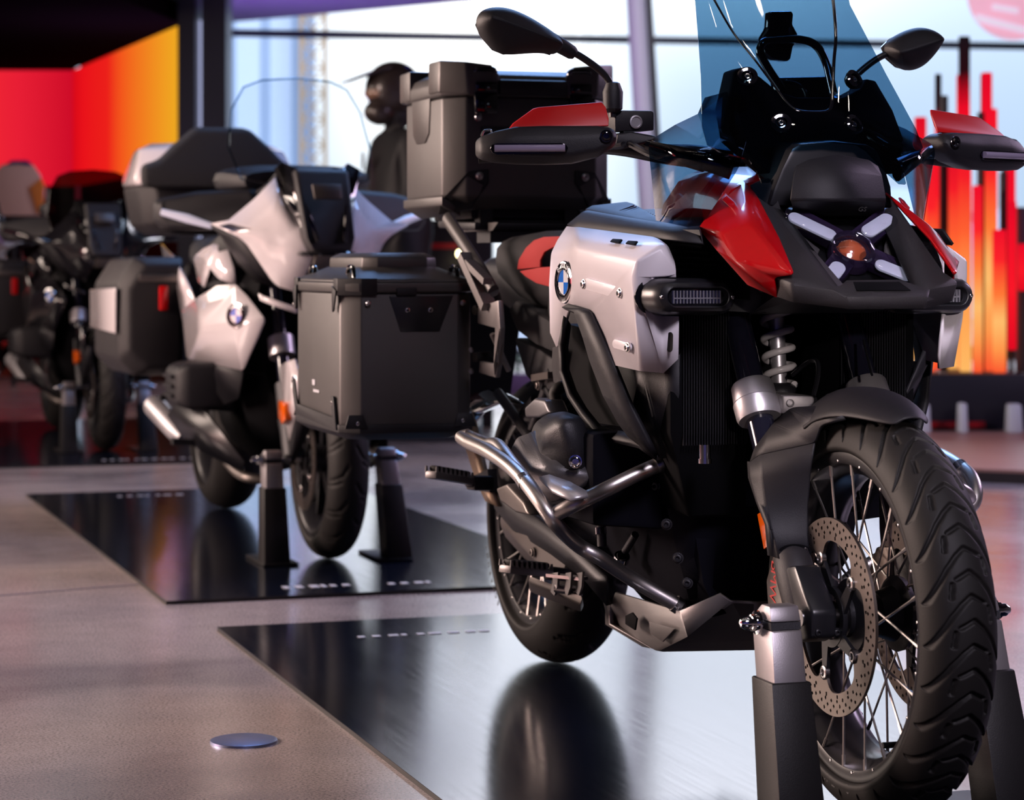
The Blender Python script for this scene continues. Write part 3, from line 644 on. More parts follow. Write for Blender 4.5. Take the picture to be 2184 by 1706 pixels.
def disc_mesh(mb, c, ro, ri, lobes, la, hole_rows, hr, sgn=1, th=.005):
    V2 = []; E = []
    def ring(pts):
        i0 = len(V2); V2.extend(pts); n = len(pts); E.extend((i0+k, i0+(k+1) % n) for k in range(n))
    rin = lambda a: ri-(.026 if lobes else 0)*sum(math.exp(-(((a-la-2*PI*k/max(lobes, 1)+PI) % (2*PI)-PI)/.17)**2) for k in range(lobes))
    ring([Vector((ro*math.cos(a), ro*math.sin(a))) for a in (2*PI*k/110 for k in range(110))])
    ring([Vector((rin(a)*math.cos(a), rin(a)*math.sin(a))) for a in (2*PI*k/120 for k in range(120))])
    H = []
    for r, n, ph in hole_rows:
        for k in range(n):
            a = 2*PI*(k+ph)/n; H.append((r*math.cos(a), r*math.sin(a))); ring([Vector((H[-1][0]+hr*math.cos(b), H[-1][1]+hr*math.sin(b))) for b in (2*PI*q/8 for q in range(8))])
    vv, ee, ff, *_ = delaunay_2d_cdt(V2, E, [], 0, 1e-7)
    T = []
    for f in ff:
        m = sum((vv[i] for i in f), Vector((0, 0)))/len(f); r = m.length
        if r > ro or r < rin(math.atan2(m.y, m.x))-1e-4: continue
        if any((m.x-h[0])**2+(m.y-h[1])**2 < (hr*.8)**2 for h in H): continue
        T.append(f)
    A = mb.verts([(c[0]+q.x, c[1]-th/2, c[2]+q.y) for q in vv]); B = mb.verts([(c[0]+q.x, c[1]+th/2, c[2]+q.y) for q in vv]); cnt = {}
    for f in T:
        mb.face([A[i] for i in f]); mb.face([B[i] for i in f][::-1])
        for k in range(3): e = tuple(sorted((f[k], f[(k+1) % 3]))); cnt[e] = cnt.get(e, 0)+1
    for (i, j), n in cnt.items():
        if n == 1: mb.face([A[i], A[j], B[j], B[i]])
    for v in [v for v in mb.bm.verts if not v.link_faces]: mb.bm.verts.remove(v)
    return rin
def rim_profile(rr, hw):
    o = [(rr+.010, hw), (rr+.012, hw+.004), (rr+.006, hw+.007), (rr-.004, hw+.004), (rr-.010, hw-.006), (rr-.018, hw-.014), (rr-.026, hw*.35)]
    i = [(rr-.032, hw*.35), (rr-.024, hw-.017), (rr-.016, hw-.010)]
    outer = [(r, h) for r, h in o]; 
    loop = outer+[(r, -h) for r, h in outer[::-1]]+[(rr-.012, -(hw-.002)), (rr-.014, -(hw-.012)), (rr-.020, -hw*.3), (rr-.020, hw*.3), (rr-.014, hw-.012), (rr-.012, hw-.002)]
    return loop
def spoked_wheel(par, c, R, hw, rr, rhw, groove, ns, front=True):
    me = tyre_mesh('tyre', c, R, hw, rr+.008, groove, ns); link('tyre', me, par)
    ay = Vector((0, 1, 0)); c = Vector(c)
    # rim: flange ring + well, open in the middle
    mb = MB(); f = rhw
    prof = [(rr+.011, f+.002), (rr+.012, f+.006), (rr+.004, f+.008), (rr-.006, f+.004), (rr-.010, f-.004), (rr-.020, f-.012), (rr-.024, f-.024), (rr-.026, 0)]
    loop = prof+[(r, -h) for r, h in prof[::-1][1:]]+[(rr-.002, -(f-.002)), (rr-.012, -(f-.016)), (rr-.018, 0), (rr-.012, f-.016), (rr-.002, f-.002)]
    mb.lathe(loop, c, ay, 96, closed=True); rim = part('rim', mb, 'black_satin', par)
    mb = MB()
    for k in range(20):
        for s in (-1, 1):
            a = 2*PI*(k+.5*(s > 0))/20+.1; p = c+Vector((math.cos(a)*(rr-.002), s*(f+.005), math.sin(a)*(rr-.002))); mb.sphere(p, .0036, (1, .7, 1), 8)
    part('spoke_heads', mb, 'bolt_steel', par)
    mb = MB()
    for k in range(40):
        s = -1 if k % 2 else 1; a = 2*PI*k/40+.1; cr = .62 if (k//2) % 2 else -.62
        p0 = c+Vector((math.cos(a)*(rr-.005), s*(f+.001), math.sin(a)*(rr-.005))); p1 = c+Vector((math.cos(a+cr)*.052, -s*.002+s*.040, math.sin(a+cr)*.052))
        mb.tube([p0, p1], .0021, 6); mb.tube([p0, p0+(p1-p0)*.09], .0031, 6)
    part('spokes', mb, 'steel_tube', par)
    mb = MB(); mb.lathe([(.020, -.062), (.034, -.058), (.034, -.05), (.058, -.045), (.060, -.035), (.044, -.028), (.034, 0), (.044, .028), (.060, .035), (.058, .045), (.034, .05), (.034, .058), (.020, .062)], c, ay, 36)
    part('hub', mb, 'engine_dark', par)
    a = -1.15; mb = MB(); p = c+Vector((math.cos(a)*(rr-.02), 0, math.sin(a)*(rr-.02))); q = p-Vector((math.cos(a), 0, math.sin(a)))*.018; mb.tube([p, q], .0035, 8); mb.tube([q, q-Vector((0, .03, 0))], .005, 10); part('valve', mb, 'engine_dark', par)
def brake_disc(par, c, v, ro, ri, mat_disc='disc_steel', la=math.radians(40), lobes=5):
    c = Vector((c[0], -v, c[2])); s = 1 if v > 0 else -1
    mb = MB(); disc_mesh(mb, c, ro, ri, lobes, la, ((ro-.0075, 40, 0), (ro-.0155, 40, .5), (ro-.0235, 40, .1), (ro-.030, 20, .6)), .0035); d = part('brake_disc', mb, mat_disc, par, smooth=30)
    mb = MB(); mb.lathe([(.036, -.004), (.048, -.004), (.048, .004), (.036, .004)], c, (0, 1, 0), 40, closed=True)
    for k in range(5):
        a = la+2*PI*k/5
        for w, da in ((.018, 0), ):
            p0 = c+Vector((math.cos(a-.25)*.042, 0, math.sin(a-.25)*.042)); p1 = c+Vector((math.cos(a)*.092, 0, math.sin(a)*.092)); mb.beam(p0, p1, .006, .024, up=(-math.sin(a), 0, math.cos(a)), h2=.014, w2=.006)
    part('disc_carrier', mb, 'black_satin', par)
    for k in range(5):
        mb = MB(); a = la+2*PI*k/5; p = c+Vector((math.cos(a)*.094, -s*.002, math.sin(a)*.094)); mb.lathe([(.0115, -.004), (.0115, .0025), (.0095, .004), (.006, .004), (.0055, .001), (.0001, .001)], p, (0, -s, 0), 20)
        part('disc_button', mb, 'bolt_steel', par)
def cast_wheel(par, c, R, hw, rr, rhw, groove, ns, nsp=5):
    link('tyre', tyre_mesh('tyre', c, R, hw, rr+.008, groove, ns, 44), par); c = Vector(c)
    f = rhw; mb = MB()
    prof = [(rr+.011, f+.002), (rr+.012, f+.006), (rr+.004, f+.008), (rr-.006, f+.004), (rr-.012, f-.006), (rr-.022, f-.02), (rr-.026, 0)]
    loop = prof+[(r, -h) for r, h in prof[::-1][1:]]+[(rr-.002, -(f-.002)), (rr-.016, -(f-.02)), (rr-.019, 0), (rr-.016, f-.02), (rr-.002, f-.002)]
    mb.lathe(loop, c, (0, 1, 0), 72, closed=True); rim = part('rim', mb, 'black_satin', par)
    mb = MB()
    for k in range(nsp):
        for da in (-.16, .16):
            a = 2*PI*k/nsp+.3; p0 = c+Vector((math.cos(a)*.03, 0, math.sin(a)*.03)); p1 = c+Vector((math.cos(a+da)*(rr-.018), 0, math.sin(a+da)*(rr-.018))); mb.beam(p0, p1, .05, .026, up=(-math.sin(a), 0, math.cos(a)), w2=.03, h2=.018)
    mb.bevel(.004, 2); part('wheel_spokes', mb, 'black_satin', par)
    mb = MB(); mb.lathe([(.018, -.06), (.04, -.055), (.045, 0), (.04, .055), (.018, .06)], c, (0, 1, 0), 28); part('hub', mb, 'engine_dark', par)
def solid(o, t, off=0.0):
    m = o.modifiers.new('thickness', 'SOLIDIFY'); m.thickness = t; m.offset = off; m.use_even_offset = False; return o
def subsurf(o, n=2):
    m = o.modifiers.new('smooth', 'SUBSURF'); m.levels = n; m.render_levels = n; return o
def roundel(par, c, n, up, d):
    """round enamel badge: dark chrome ring, white and blue quarters"""
    M = basis(c, Vector(up).cross(Vector(n)), n); r = d/2
    mb = MB(); mb.lathe([(.0001, .001), (r*.62, .001), (r*.64, .0035), (r*.93, .0035), (r, .0015), (r, 0)], (0, 0, 0), (0, 0, 1), 48).xf(M); ring = part('emblem', mb, 'black_gloss', par)
    mb = MB(); mb.lathe([(r*.93, .0034), (r*1.0, .0028), (r*1.04, 0)], (0, 0, 0), (0, 0, 1), 48).lathe([(r*.60, .0030), (r*.63, .0042), (r*.66, .0030)], (0, 0, 0), (0, 0, 1), 48).xf(M); part('emblem_rim', mb, 'chrome', par)
    for m, qs in (('emblem_white', (0, 2)), ('emblem_blue', (1, 3))):
        mb = MB()
        for q in qs:
            a0 = PI/2*q; P = [(0, 0, .0022)]+[(r*.6*math.cos(a0+PI/2*k/10), r*.6*math.sin(a0+PI/2*k/10), .0022) for k in range(11)]; mb.face(mb.verts(P))
        mb.xf(M); part('emblem_quarters', mb, m, par)
    mb = MB()
    for ch, a in (('B', 130), ('M', 90), ('W', 50)):
        t = text_mb(ch, r*.42, .0003); a = math.radians(a); t.xf(Matrix.Translation((math.cos(a)*r*.79, math.sin(a)*r*.79, .0038)) @ Matrix.Rotation(a-PI/2, 4, 'Z'))
        me = bpy.data.meshes.new('t'); t.bm.to_mesh(me); t.bm.free(); mb.bm.from_mesh(me); bpy.data.meshes.remove(me)
    mb.xf(M); part('emblem_letters', mb, 'emblem_white', par, smooth=0)
# ================================================================ the adventure motorcycle in front
V = GS.V; U = GS.U; S = GS.S
gs = thing('motorcycle', 'white and red adventure motorcycle with tinted windscreen and spoked wheels, nearest the camera', 'motorcycle', (GS.o.x, GS.o.y, 0), GS.rot)
def vv(*pts): return [V(*p) for p in pts]
def uu(*pts): return [U(*p) for p in pts]
FA = Vector((0, 0, .331)); RA = Vector((-1.534, 0, .326))
fw = link('front_wheel', None, gs); rw = link('rear_wheel', None, gs)
spoked_wheel(fw, FA, .3195, .0605, .2445, .047, grooves_adventure, 1500)
brake_disc(fw, FA, .0745, .1545, .119); brake_disc(fw, FA, -.0745, .1545, .119)
spoked_wheel(rw, RA, .314, .084, .218, .062, grooves_road, 420, False)
# white sidewall lettering of the rear and front tyre, raised in the rubber
def arc_text(txt, c, r, a0, da, v, size, m, par, inward=True):
    mb = MB()
    for i, ch in enumerate(txt):
        if ch == ' ': continue
        a = a0+da*i; t = text_mb(ch, size, .0004); p = Vector(c)+Vector((math.cos(a)*r, -v, math.sin(a)*r)); rad = Vector((math.cos(a), 0, math.sin(a)))
        upv = -rad if inward else rad; n = Vector((0, -1 if v > 0 else 1, 0)); t.xf(basis(p, upv.cross(n), n)); me = bpy.data.meshes.new('t'); t.bm.to_mesh(me); t.bm.free(); mb.bm.from_mesh(me); bpy.data.meshes.remove(me)
    part('sidewall_lettering', mb, m, par, smooth=0)
arc_text('NEXT 2', FA, .2665, math.radians(-112), math.radians(5.4), .0595, .021, 'tyre_letter', fw, False)
arc_text('TOURANCE', RA, .258, math.radians(-160), math.radians(4.6), .0845, .017, 'tyre_letter', rw, False)

# ---------------- fork
def fp(z, v=.104): return L(-.227+(.654-z)*.59, v, z)
fax = (fp(.3)-fp(.7)).normalized()
mb = MB(); mb.tube([fp(1.0), fp(.5)], .0225, 20); part('fork_tube', mb, 'fork_black', gs, True)
mb = MB(); c = fp(.654); mb.lathe([(.0225, -.034), (.033, -.034), (.0355, -.030), (.037, -.002), (.0355, -.0015), (.0355, .0005), (.0385, .001), (.0375, .026), (.035, .032), (.0225, .032)], c, fax, 40); part('fork_clamp', mb, 'aluminium', gs, True)
mb = MB()
b0 = c+L(.01, -.03, -.005); b1 = L(b0.x+.02, 0, c.z-.012)
mb.loft([[c+L(.0, -.025, .02), c+L(.035, -.03, .015), c+L(.035, -.03, -.018), c+L(-.02, -.02, -.02)], [L(c.x+.0, .02, c.z+.012), L(c.x+.05, .02, c.z+.012), L(c.x+.05, .02, c.z-.02), L(c.x-.01, .02, c.z-.02)]]).bevel(.005)
mb.bolt(c+L(.036, -.045, .0), L(1, .1, .1), .0075, .005); part('fork_bridge', mb, 'plate_grey', gs, True)
# lower leg and axle lug
mb = MB(); mb.lathe([(.020, 0), (.030, .012), (.032, .05), (.031, .10), (.024, .115)], fp(.425), fax, 28, cap=True); part('fork_leg', mb, 'grey_plastic', gs, True)
mb = MB(); o = fp(.345); mb.plate([L(o.x-.032, .083, .40), L(o.x+.02, .083, .41), L(.038, .083, .345), L(.036, .083, .305), L(.0, .083, .292), L(-.04, .083, .31)], L(0, .045, 0)).bevel(.006)
for dv, dz in ((.012, -.018), (-.022, -.02)): mb.bolt(L(.034+dv*.1, .104+dv, .331+dz), L(1, 0, 0), .006, .005)
part('axle_clamp', mb, 'black_satin', gs, True)
mb = MB(); mb.cyl(L(0, .130, .331), L(0, -.130, .331), .013, 24); mb.lathe([(.014, 0), (.024, .001), (.026, .006), (.024, .012), (.014, .014)], L(0, .060, .331), (0, -1, 0), 28, closed=True); part('axle', mb, 'bolt_steel', gs)
# caliper and its lettering
cq = vv((1650, 1175, .116), (1633, 1238, .116), (1637, 1300, .116), (1672, 1300, .116), (1680, 1175, .116))
mb = MB(); mb.plate(cq, L(0, -.05, 0)).bevel(.004); cal = part('brake_caliper', mb, 'disc_steel', gs, True)[0]
t = text_mb('BMW', .030, .0006, .9); p = V(1650, 1240, .1165); t.xf(basis(p, L(-.12, 0, -1), L(.12, 1, 0))); part('caliper_lettering', t, 'text_red', cal, smooth=0)
mb = MB(); mb.plate(vv((1614, 1096, .128), (1636, 1084, .128), (1645, 1160, .128), (1628, 1172, .128)), L(0, -.012, 0)).bevel(.002); ar = part('side_reflector', mb, 'amber', gs, True)[0]
# fork guard
G0 = [((1602, 985), (1623, 970), (1738, 945)), ((1604, 1020), (1626, 1020), (1729, 1000)), ((1622, 1075), (1634, 1080), (1722, 1080)), ((1640, 1120), (1645, 1130), (1723, 1140)), ((1646, 1186), (1662, 1192), (1728, 1205))]
rows = [[V(*a, .137), V(*b, .132), V(*c, .077)] for a, b, c in G0]
mb = MB(); mb.strip([[r[0]+L(-.012, 0, 0)]+r+[r[2]+L(-.05, 0, 0)] for r in rows]).bevel(.006, 3); o1, o2 = part('fork_guard', mb, 'black_plastic', gs, True); solid(o1, .004); solid(o2, .004)
mb = MB(); p = V(1692, 1176, .104); mb.sheet([(.024*math.cos(a)*1.15, .0125*math.sin(a)) for a in (2*PI*k/20 for k in range(20))], lambda x, y: p+L(.006+x*.25, -x*.95, y), 0, thick=.003); part('guard_recess', mb, 'dark_hole', o1); mb = MB(); mb.bolt(p+L(.009, -.016, .002), L(1, 0, 0), .006, .004); part('guard_bolt', mb, 'chrome', o1)
# fender over the wheel
rings = []
for i in range(15):
    t = i/14; a = math.radians(68+(152-68)*t); ra = .341+.022*min(1, t*2.2); w = .026+.052*min(1, (t*3.2))**.6; dr = .012+.05*min(1, t*2)**.8
    sec = []
    for k in range(-5, 6):
        q = k/5; vq = q*w; rq = ra-dr*abs(q)**2.6; sec.append(FA+Vector((rq*math.cos(a), -vq, rq*math.sin(a))))
    rings.append(sec)
mb = MB(); mb.strip(rings); o = part('front_fender', mb, 'black_plastic', gs, smooth=50); subsurf(solid(o, .005), 1)
sk = vv((1690, 870, .062), (1790, 866, .05), (1802, 893, .068), (1752, 906, .076))+[rows[0][2], rows[0][1], rows[0][0]]+vv((1612, 955, .128), (1650, 905, .096))
mb = MB(); mb.facets(sk, [(0, 1, 2, 3), (0, 3, 4, 8), (8, 4, 5, 7), (7, 5, 6)]).bevel(.006, 3, 8); o1, o2 = part('fender_side', mb, 'black_plastic', gs, True); solid(o1, .005); solid(o2, .005)

# ---------------- front suspension strut with white spring
a = V(1651, 640, 0.0); b = V(1664, 822, 0.0); mb = MB(); mb.helix(a+L(0, 0, .03), b, .0245, .0062, 5.6); part('strut_spring', mb, 'spring_white', gs)
mb = MB(); mb.tube([a+L(0, 0, .05), b+L(.0, 0, -.02)], .0135, 16); part('strut_damper', mb, 'aluminium', gs)
mb = MB(); mb.lathe([(.012, 0), (.03, .004), (.03, .03), (.02, .04)], b+L(0, 0, -.035), (0, 0, 1), 24, cap=True); mb.box(b+L(-.05, 0, -.03), (.26, .07, .03)).bevel(.006); part('suspension_arm', mb, 'engine_dark', gs)
mb = MB()
mb.tube(catmull([V(1735, 845, .02), V(1745, 800, .0), V(1742, 770, -.01), V(1720, 775, -.01), V(1690, 800, 0)]), .004, 8); part('brake_hose', mb, 'black_satin', gs); mb = MB(); mb.tube(catmull([V(1860, 800, -.06), V(1850, 760, -.07), V(1842, 725, -.08)]), .0022, 6); part('brake_hose', mb, 'black_satin', gs)

# ---------------- tank side panel, white
pn = dict(a0=(1211, 484, 0.251), a1=(1233, 486, 0.256), a2=(1399, 508, 0.250), a3=(1423, 526, 0.247), a4=(1441, 570, 0.244), a5=(1442, 591, 0.244), b1=(1233, 530, 0.295), b2=(1359, 556, 0.303), b3=(1410, 525, 0.263),
 n1=(1412, 592, 0.260), n2=(1388, 604, 0.282), n3=(1366, 633, 0.295), n4=(1374, 653, 0.291), n5=(1390, 666, 0.281), n6=(1412, 673, 0.260), n7=(1448, 674, 0.241), c0=(1447, 765, 0.238), c1=(1416, 795, 0.253), c2=(1368, 791, 0.288), c3=(1310, 778, 0.295),
 k1=(1353, 590, 0.305), k2=(1352, 691, 0.304), w1=(1267, 664, 0.302), sb=(1233, 664, 0.300), w2=(1214, 664, 0.294), w5=(1196, 730, 0.282), w6=(1189, 740, 0.278), d0=(1176, 710, 0.272), d1=(1174, 607, 0.274), d2=(1178, 541, 0.272), d3=(1191, 514, 0.262))
PV = {k: V(*p) for k, p in pn.items()}; ks = list(PV)
FC = ['a0 a1 b1 d2 d3', 'a1 a2 b3 b2 b1', 'a2 a3 b3', 'a3 a4 b3', 'b2 b3 a4 a5 n1 n2 n3 k1', 'k1 n3 n4 n5 n6 n7 c0 c1 c2 k2', 'b1 b2 k1 k2 c2 c3 w1 sb', 'b1 sb w2 w5 w6 d0 d1 d2']
mb = MB(); mb.facets([PV[k] for k in ks], [[ks.index(q) for q in f.split()] for f in FC]).bevel(.010, 4, 6); o1, o2 = part('tank_panel', mb, 'white_paint', gs, True, smooth=50); solid(o1, .005, 0); solid(o2, .005, 0)
def on(px, py, v, e=.0035): return V(px, py, v)+L(.3*e, e, .1*e)
def capsule2(p, q, r, n=8):
    p = Vector(p); q = Vector(q); d = (q-p).normalized(); a0 = math.atan2(d.y, d.x); return [p+Vector((math.cos(a), math.sin(a)))*r for a in (a0+PI/2+PI*k/n for k in range(n+1))]+[q+Vector((math.cos(a), math.sin(a)))*r for a in (a0-PI/2+PI*k/n for k in range(n+1))]
def capsule_px(p, q, rx, ry, v, th, m, name, par, n=8):
    pts = []; d = Vector((q[0]-p[0], q[1]-p[1])); a0 = math.atan2(d.y, d.x)
    for c, s in ((p, 1), (q, -1)):
        for k in range(n+1): a = a0+s*PI/2+PI*k/n; pts.append(V(c[0]+math.cos(a)*rx, c[1]+math.sin(a)*ry, v))
    mb = MB(); mb.plate([x+L(0, .0015, 0) for x in pts], L(0, -th, 0)).bevel(.0015); return part(name, mb, m, par)
capsule_px((1252, 606), (1322, 625), 7, 13, .3045, .004, 'white_paint', 'panel_boss', o1); capsule_px((1313, 733), (1340, 741), 6, 10, .299, .004, 'white_paint', 'panel_boss', o1)
mb = MB()
for (x, y, v) in ((1247, 606, .305), (1324, 625, .306), (1341, 741, .300)): mb.bolt(V(x, y, v)+L(0, .0015, 0), L(.1, 1, 0), .0072, .005)
part('panel_bolts', mb, 'bolt_steel', o1)
for (x, y, sl) in ((1318, 517, 1), (1351, 521, 1)):
    P = [V(x-13, y+2, .280), V(x-6, y-5, .272), V(x+13, y-4, .270), V(x+7, y+5, .280)]; mb = MB(); mb.plate([p+L(0, .005, .003) for p in P], L(0, -.004, -.002)).bevel(.002); part('panel_slot', mb, 'dark_hole', o1)
pts = []
for k in range(9): a = PI*k/8; pts.append(V(1431+6*math.cos(a), 716-8*math.sin(a), .2495))
for k in range(9): a = PI+PI*k/8; pts.append(V(1430+6*math.cos(a), 743-8*math.sin(a), .2495))
mb = MB(); mb.plate([p+L(.004, .003, 0) for p in pts], L(-.004, -.002, 0)); part('panel_slot', mb, 'dark_hole', o1)
roundel(o1, V(1204, 602, .296), L(.10, 1, .0), (0, 0, 1), .074)
# black winglet below it: front band, rear loop, dark duct
lr = [(1202, 658, 0.306), (1228, 668, 0.316), (1247, 720, 0.316), (1262, 770, 0.311), (1290, 842, 0.297), (1322, 900, 0.276), (1343, 928, 0.264)]
rr_ = [(1216, 650, 0.306), (1262, 664, 0.306), (1284, 715, 0.304), (1312, 780, 0.297), (1348, 868, 0.276), (1384, 940, 0.252), (1402, 976, 0.234)]
mb = MB(); mb.strip([vv(a, b) for a, b in zip(lr, rr_)]).bevel(.004, 2, 12); o1, o2 = part('winglet', mb, 'black_plastic', gs, True); solid(o1, .009); solid(o2, .009)
lo = [(1206, 676, 0.302), (1195, 735, 0.290), (1197, 790, 0.286), (1213, 842, 0.282), (1240, 885, 0.276), (1272, 926, 0.270), (1310, 940, 0.264), (1362, 950, 0.256), (1402, 978, 0.234)]
li = [(1214, 690, 0.284), (1207, 740, 0.272), (1210, 790, 0.268), (1226, 836, 0.264), (1250, 876, 0.260), (1280, 912, 0.254), (1312, 922, 0.250), (1345, 926, 0.246), (1380, 940, 0.234)]
mb = MB(); mb.strip([vv(a, b) for a, b in zip(lo, li)]); o1, o2 = part('winglet_loop', mb, 'black_plastic', gs, True); solid(o1, .010); solid(o2, .010)
mb = MB(); mb.plate(vv((1206, 690, .24), (1245, 700, .24), (1290, 842, .23), (1350, 930, .22), (1300, 935, .225), (1225, 850, .235), (1203, 760, .24)), L(0, -.05, 0)); part('duct', mb, 'dark_hole', gs, True)
mb = MB(); mb.facets(vv((1306, 770, .272), (1372, 785, .264), (1418, 788, .24), (1450, 755, .225), (1446, 972, .19), (1402, 980, .218), (1350, 872, .262), (1420, 975, .205)), [(0, 1, 7, 5, 6), (1, 2, 3, 4, 7)]).bevel(.006, 2, 6); o1, o2 = part('radiator_cowl', mb, 'black_plastic', gs, True); solid(o1, .006); solid(o2, .006)
# back edge trim of the panel, small grey tab
mb = MB(); mb.plate(vv((1186, 742, .25), (1192, 740, .26), (1194, 800, .25), (1200, 822, .24), (1188, 815, .24), (1184, 780, .245)), L(-.02, 0, 0)); part('panel_tab', mb, 'grey_plastic', gs, True)

# ---------------- radiators and the dark core between the panels
for s in (1, -1):
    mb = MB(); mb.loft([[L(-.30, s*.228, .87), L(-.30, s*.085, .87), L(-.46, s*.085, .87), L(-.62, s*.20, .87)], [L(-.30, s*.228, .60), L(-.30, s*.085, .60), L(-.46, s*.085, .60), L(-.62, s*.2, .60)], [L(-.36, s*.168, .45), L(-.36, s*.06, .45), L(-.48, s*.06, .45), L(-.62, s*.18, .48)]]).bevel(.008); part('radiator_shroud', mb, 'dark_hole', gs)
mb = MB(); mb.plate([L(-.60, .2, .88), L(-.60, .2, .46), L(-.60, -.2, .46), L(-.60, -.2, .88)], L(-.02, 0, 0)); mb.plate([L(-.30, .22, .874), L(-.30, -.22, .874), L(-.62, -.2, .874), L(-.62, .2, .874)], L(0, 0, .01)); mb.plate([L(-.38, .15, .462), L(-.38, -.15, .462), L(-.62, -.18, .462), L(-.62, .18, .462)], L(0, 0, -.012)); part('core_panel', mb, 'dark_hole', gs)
for s in (1, -1):
    mb = MB()
    for k in range(26): mb.box(L(-.296, s*(.085+.0048*k), .70), (.004, .0016, .24))
    part('radiator_fins', mb, 'black_satin', gs)
mb = MB()
for k in range(7):
    y = 518+13.5*k; mb.plate([U(1436, y, -.262), U(1497+13*k, y+6, -.225), U(1497+13*k, y+11, -.235), U(1436, y+5, -.272)], L(-.02, 0, -.004))
part('vent_louvre', mb, 'black_plastic', gs, True)
mb = MB(); mb.plate([U(1436, 505, -.29), U(1500, 500, -.27), U(1600, 600, -.2), U(1600, 640, -.2), U(1436, 620, -.29)], L(-.02, 0, 0)); part('vent_back', mb, 'dark_hole', gs, True)

# ---------------- auxiliary lamps
def capsule3(u, v, z, hl, r, n=10):
    return [L(u, v+hl+r*math.cos(a), z+r*math.sin(a)) for a in (-PI/2+PI*k/n for k in range(n+1))]+[L(u, v-hl+r*math.cos(a), z+r*math.sin(a)) for a in (PI/2+PI*k/n for k in range(n+1))]
for s in (1, -1):
    a = link('auxiliary_lamp', None, gs); v0 = .215*s; z0 = .829
    mb = MB(); mb.loft([capsule3(-.33, v0, z0, .05, .02), capsule3(-.31, v0, z0, .052, .029), capsule3(-.285, v0, z0, .054, .030)], True); part('lamp_ring', mb, 'black_gloss', a)
    mb = MB(); mb.loft([capsule3(-.286, v0, z0, .046, .031), capsule3(-.25, v0-.004*s, z0, .045, .029), capsule3(-.234, v0-.004*s, z0, .042, .0235), capsule3(-.228, v0-.004*s, z0, .038, .016), capsule3(-.238, v0-.004*s, z0, .037, .0135)], True).bevel(.0012, 1, 30); part('lamp_housing', mb, 'black_satin', a)
    mb = MB(); mb.loft([capsule3(-.2365, v0-.004*s, z0, .036, .0128), capsule3(-.237, v0-.004*s, z0, .036, .0128)], True); part('lamp_reflector', mb, 'chrome', a)
    mb = MB()
    for k in range(15): mb.box(L(-.2345, v0-.004*s+(k-7)*.0058, z0), (.003, .0018, .021))
    mb.box(L(-.2340, v0-.004*s, z0-.002), (.003, .08, .0022)); part('lamp_ribs', mb, 'aluminium', a)
    mb = MB(); mb.loft([capsule3(-.2365, v0-.004*s, z0, .0365, .0132), capsule3(-.2295, v0-.004*s, z0, .034, .0115)], True); part('lamp_lens', mb, 'lens_clear', a)
    mb = MB()
    for q in (1, -1): mb.bolt(L(-.2335, v0-.004*s+q*.0615, z0), L(1, 0, 0), .0035, .003)
    part('lamp_bolts', mb, 'bolt_steel', a)
    mb = MB(); mb.beam(L(-.29, v0-.05*s, z0), L(-.27, v0-.14*s, z0-.005), .03, .045); part('lamp_bracket', mb, 'black_plastic', a); a.location = (.032, -.008*s, 0)

# ---------------- red side fairing
rp = dict(t=(1584, 386, -.25), r2=(1551, 413, -.25), r3=(1535, 427, -.24), r4=(1491, 488, -.225), r5=(1530, 533, -.15), r6=(1596, 607, -.085), r7=(1658, 634, -.045), r8=(1651, 591, -.035), r9=(1694, 585, .0), r10=(1662, 509, -.07), r11=(1612, 414, -.19), q1=(1600, 478, -.125), q2=(1680, 583, -.005), q3=(1540, 500, -.155), qm=(1580, 556, -.09))
PR = {k: U(*p) for k, p in rp.items()}; ks = list(PR)
mb = MB(); mb.facets([PR[k] for k in ks], [[ks.index(q) for q in f.split()] for f in ('t r2 r3 q1 r11', 'r11 q1 q2 r9 r10', 'r3 r4 q3 q1', 'q1 q3 qm q2', 'r4 r5 r6 r7 r8 qm q3', 'q2 qm r8 r9')]).bevel(.005, 3, 5); o1, o2 = part('side_fairing', mb, 'red_gloss', gs, True, smooth=30); solid(o1, .004); solid(o2, .004)
mb = MB(); mb.plate(uu((1549, 418, -.228), (1567, 433, -.205), (1572, 455, -.19), (1556, 442, -.20), (1540, 428, -.225)), L(.004, .002, .002)).bevel(.003); part('fairing_tab', mb, 'red_gloss', gs, True)
# ---------------- black beak and fascia
bk = dict(A=(1609, 418, -.19), A2=(1644, 442, -.155), A3=(1667, 450, -.165), Bq=(1693, 585, -.02), Bo=(1649, 588, -.05), Cc=(1776, 618, .018), C2=(1788, 612, .008), D=(1658, 632, -.045), D2=(1694, 644, -.005), E=(1688, 604, .0), Fq=(1806, 634, .042), G=(1813, 659, .040), H=(1806, 598, -.005), T=(1600, 455, -.20))
PB = {k: U(*p) for k, p in bk.items()}; ks = list(PB); n = len(ks)
pts = [PB[k] for k in ks]+[mir(PB[k]) for k in ks]; ix = lambda s, m=0: [ks.index(q)+m*n for q in s.split()]
fc = []
for m in (0, 1): fc += [ix('A A2 Cc E Bq', m), ix('A2 A3 C2 Cc', m), ix('Bo E D2 D', m), ix('E Cc Fq G D2', m), ix('Bo Bq E', m), ix('Cc C2 H Fq', m)]
fc += [[ks.index('Fq'), ks.index('Fq')+n, ks.index('G')+n, ks.index('G')], [ks.index('H'), ks.index('H')+n, ks.index('Fq')+n, ks.index('Fq')], [ks.index('C2'), ks.index('C2')+n, ks.index('H')+n, ks.index('H')]]
mb = MB(); mb.facets(pts, fc).bevel(.003, 2, 8); o = part('beak', mb, 'grey_plastic', gs, smooth=30); solid(o, .004)
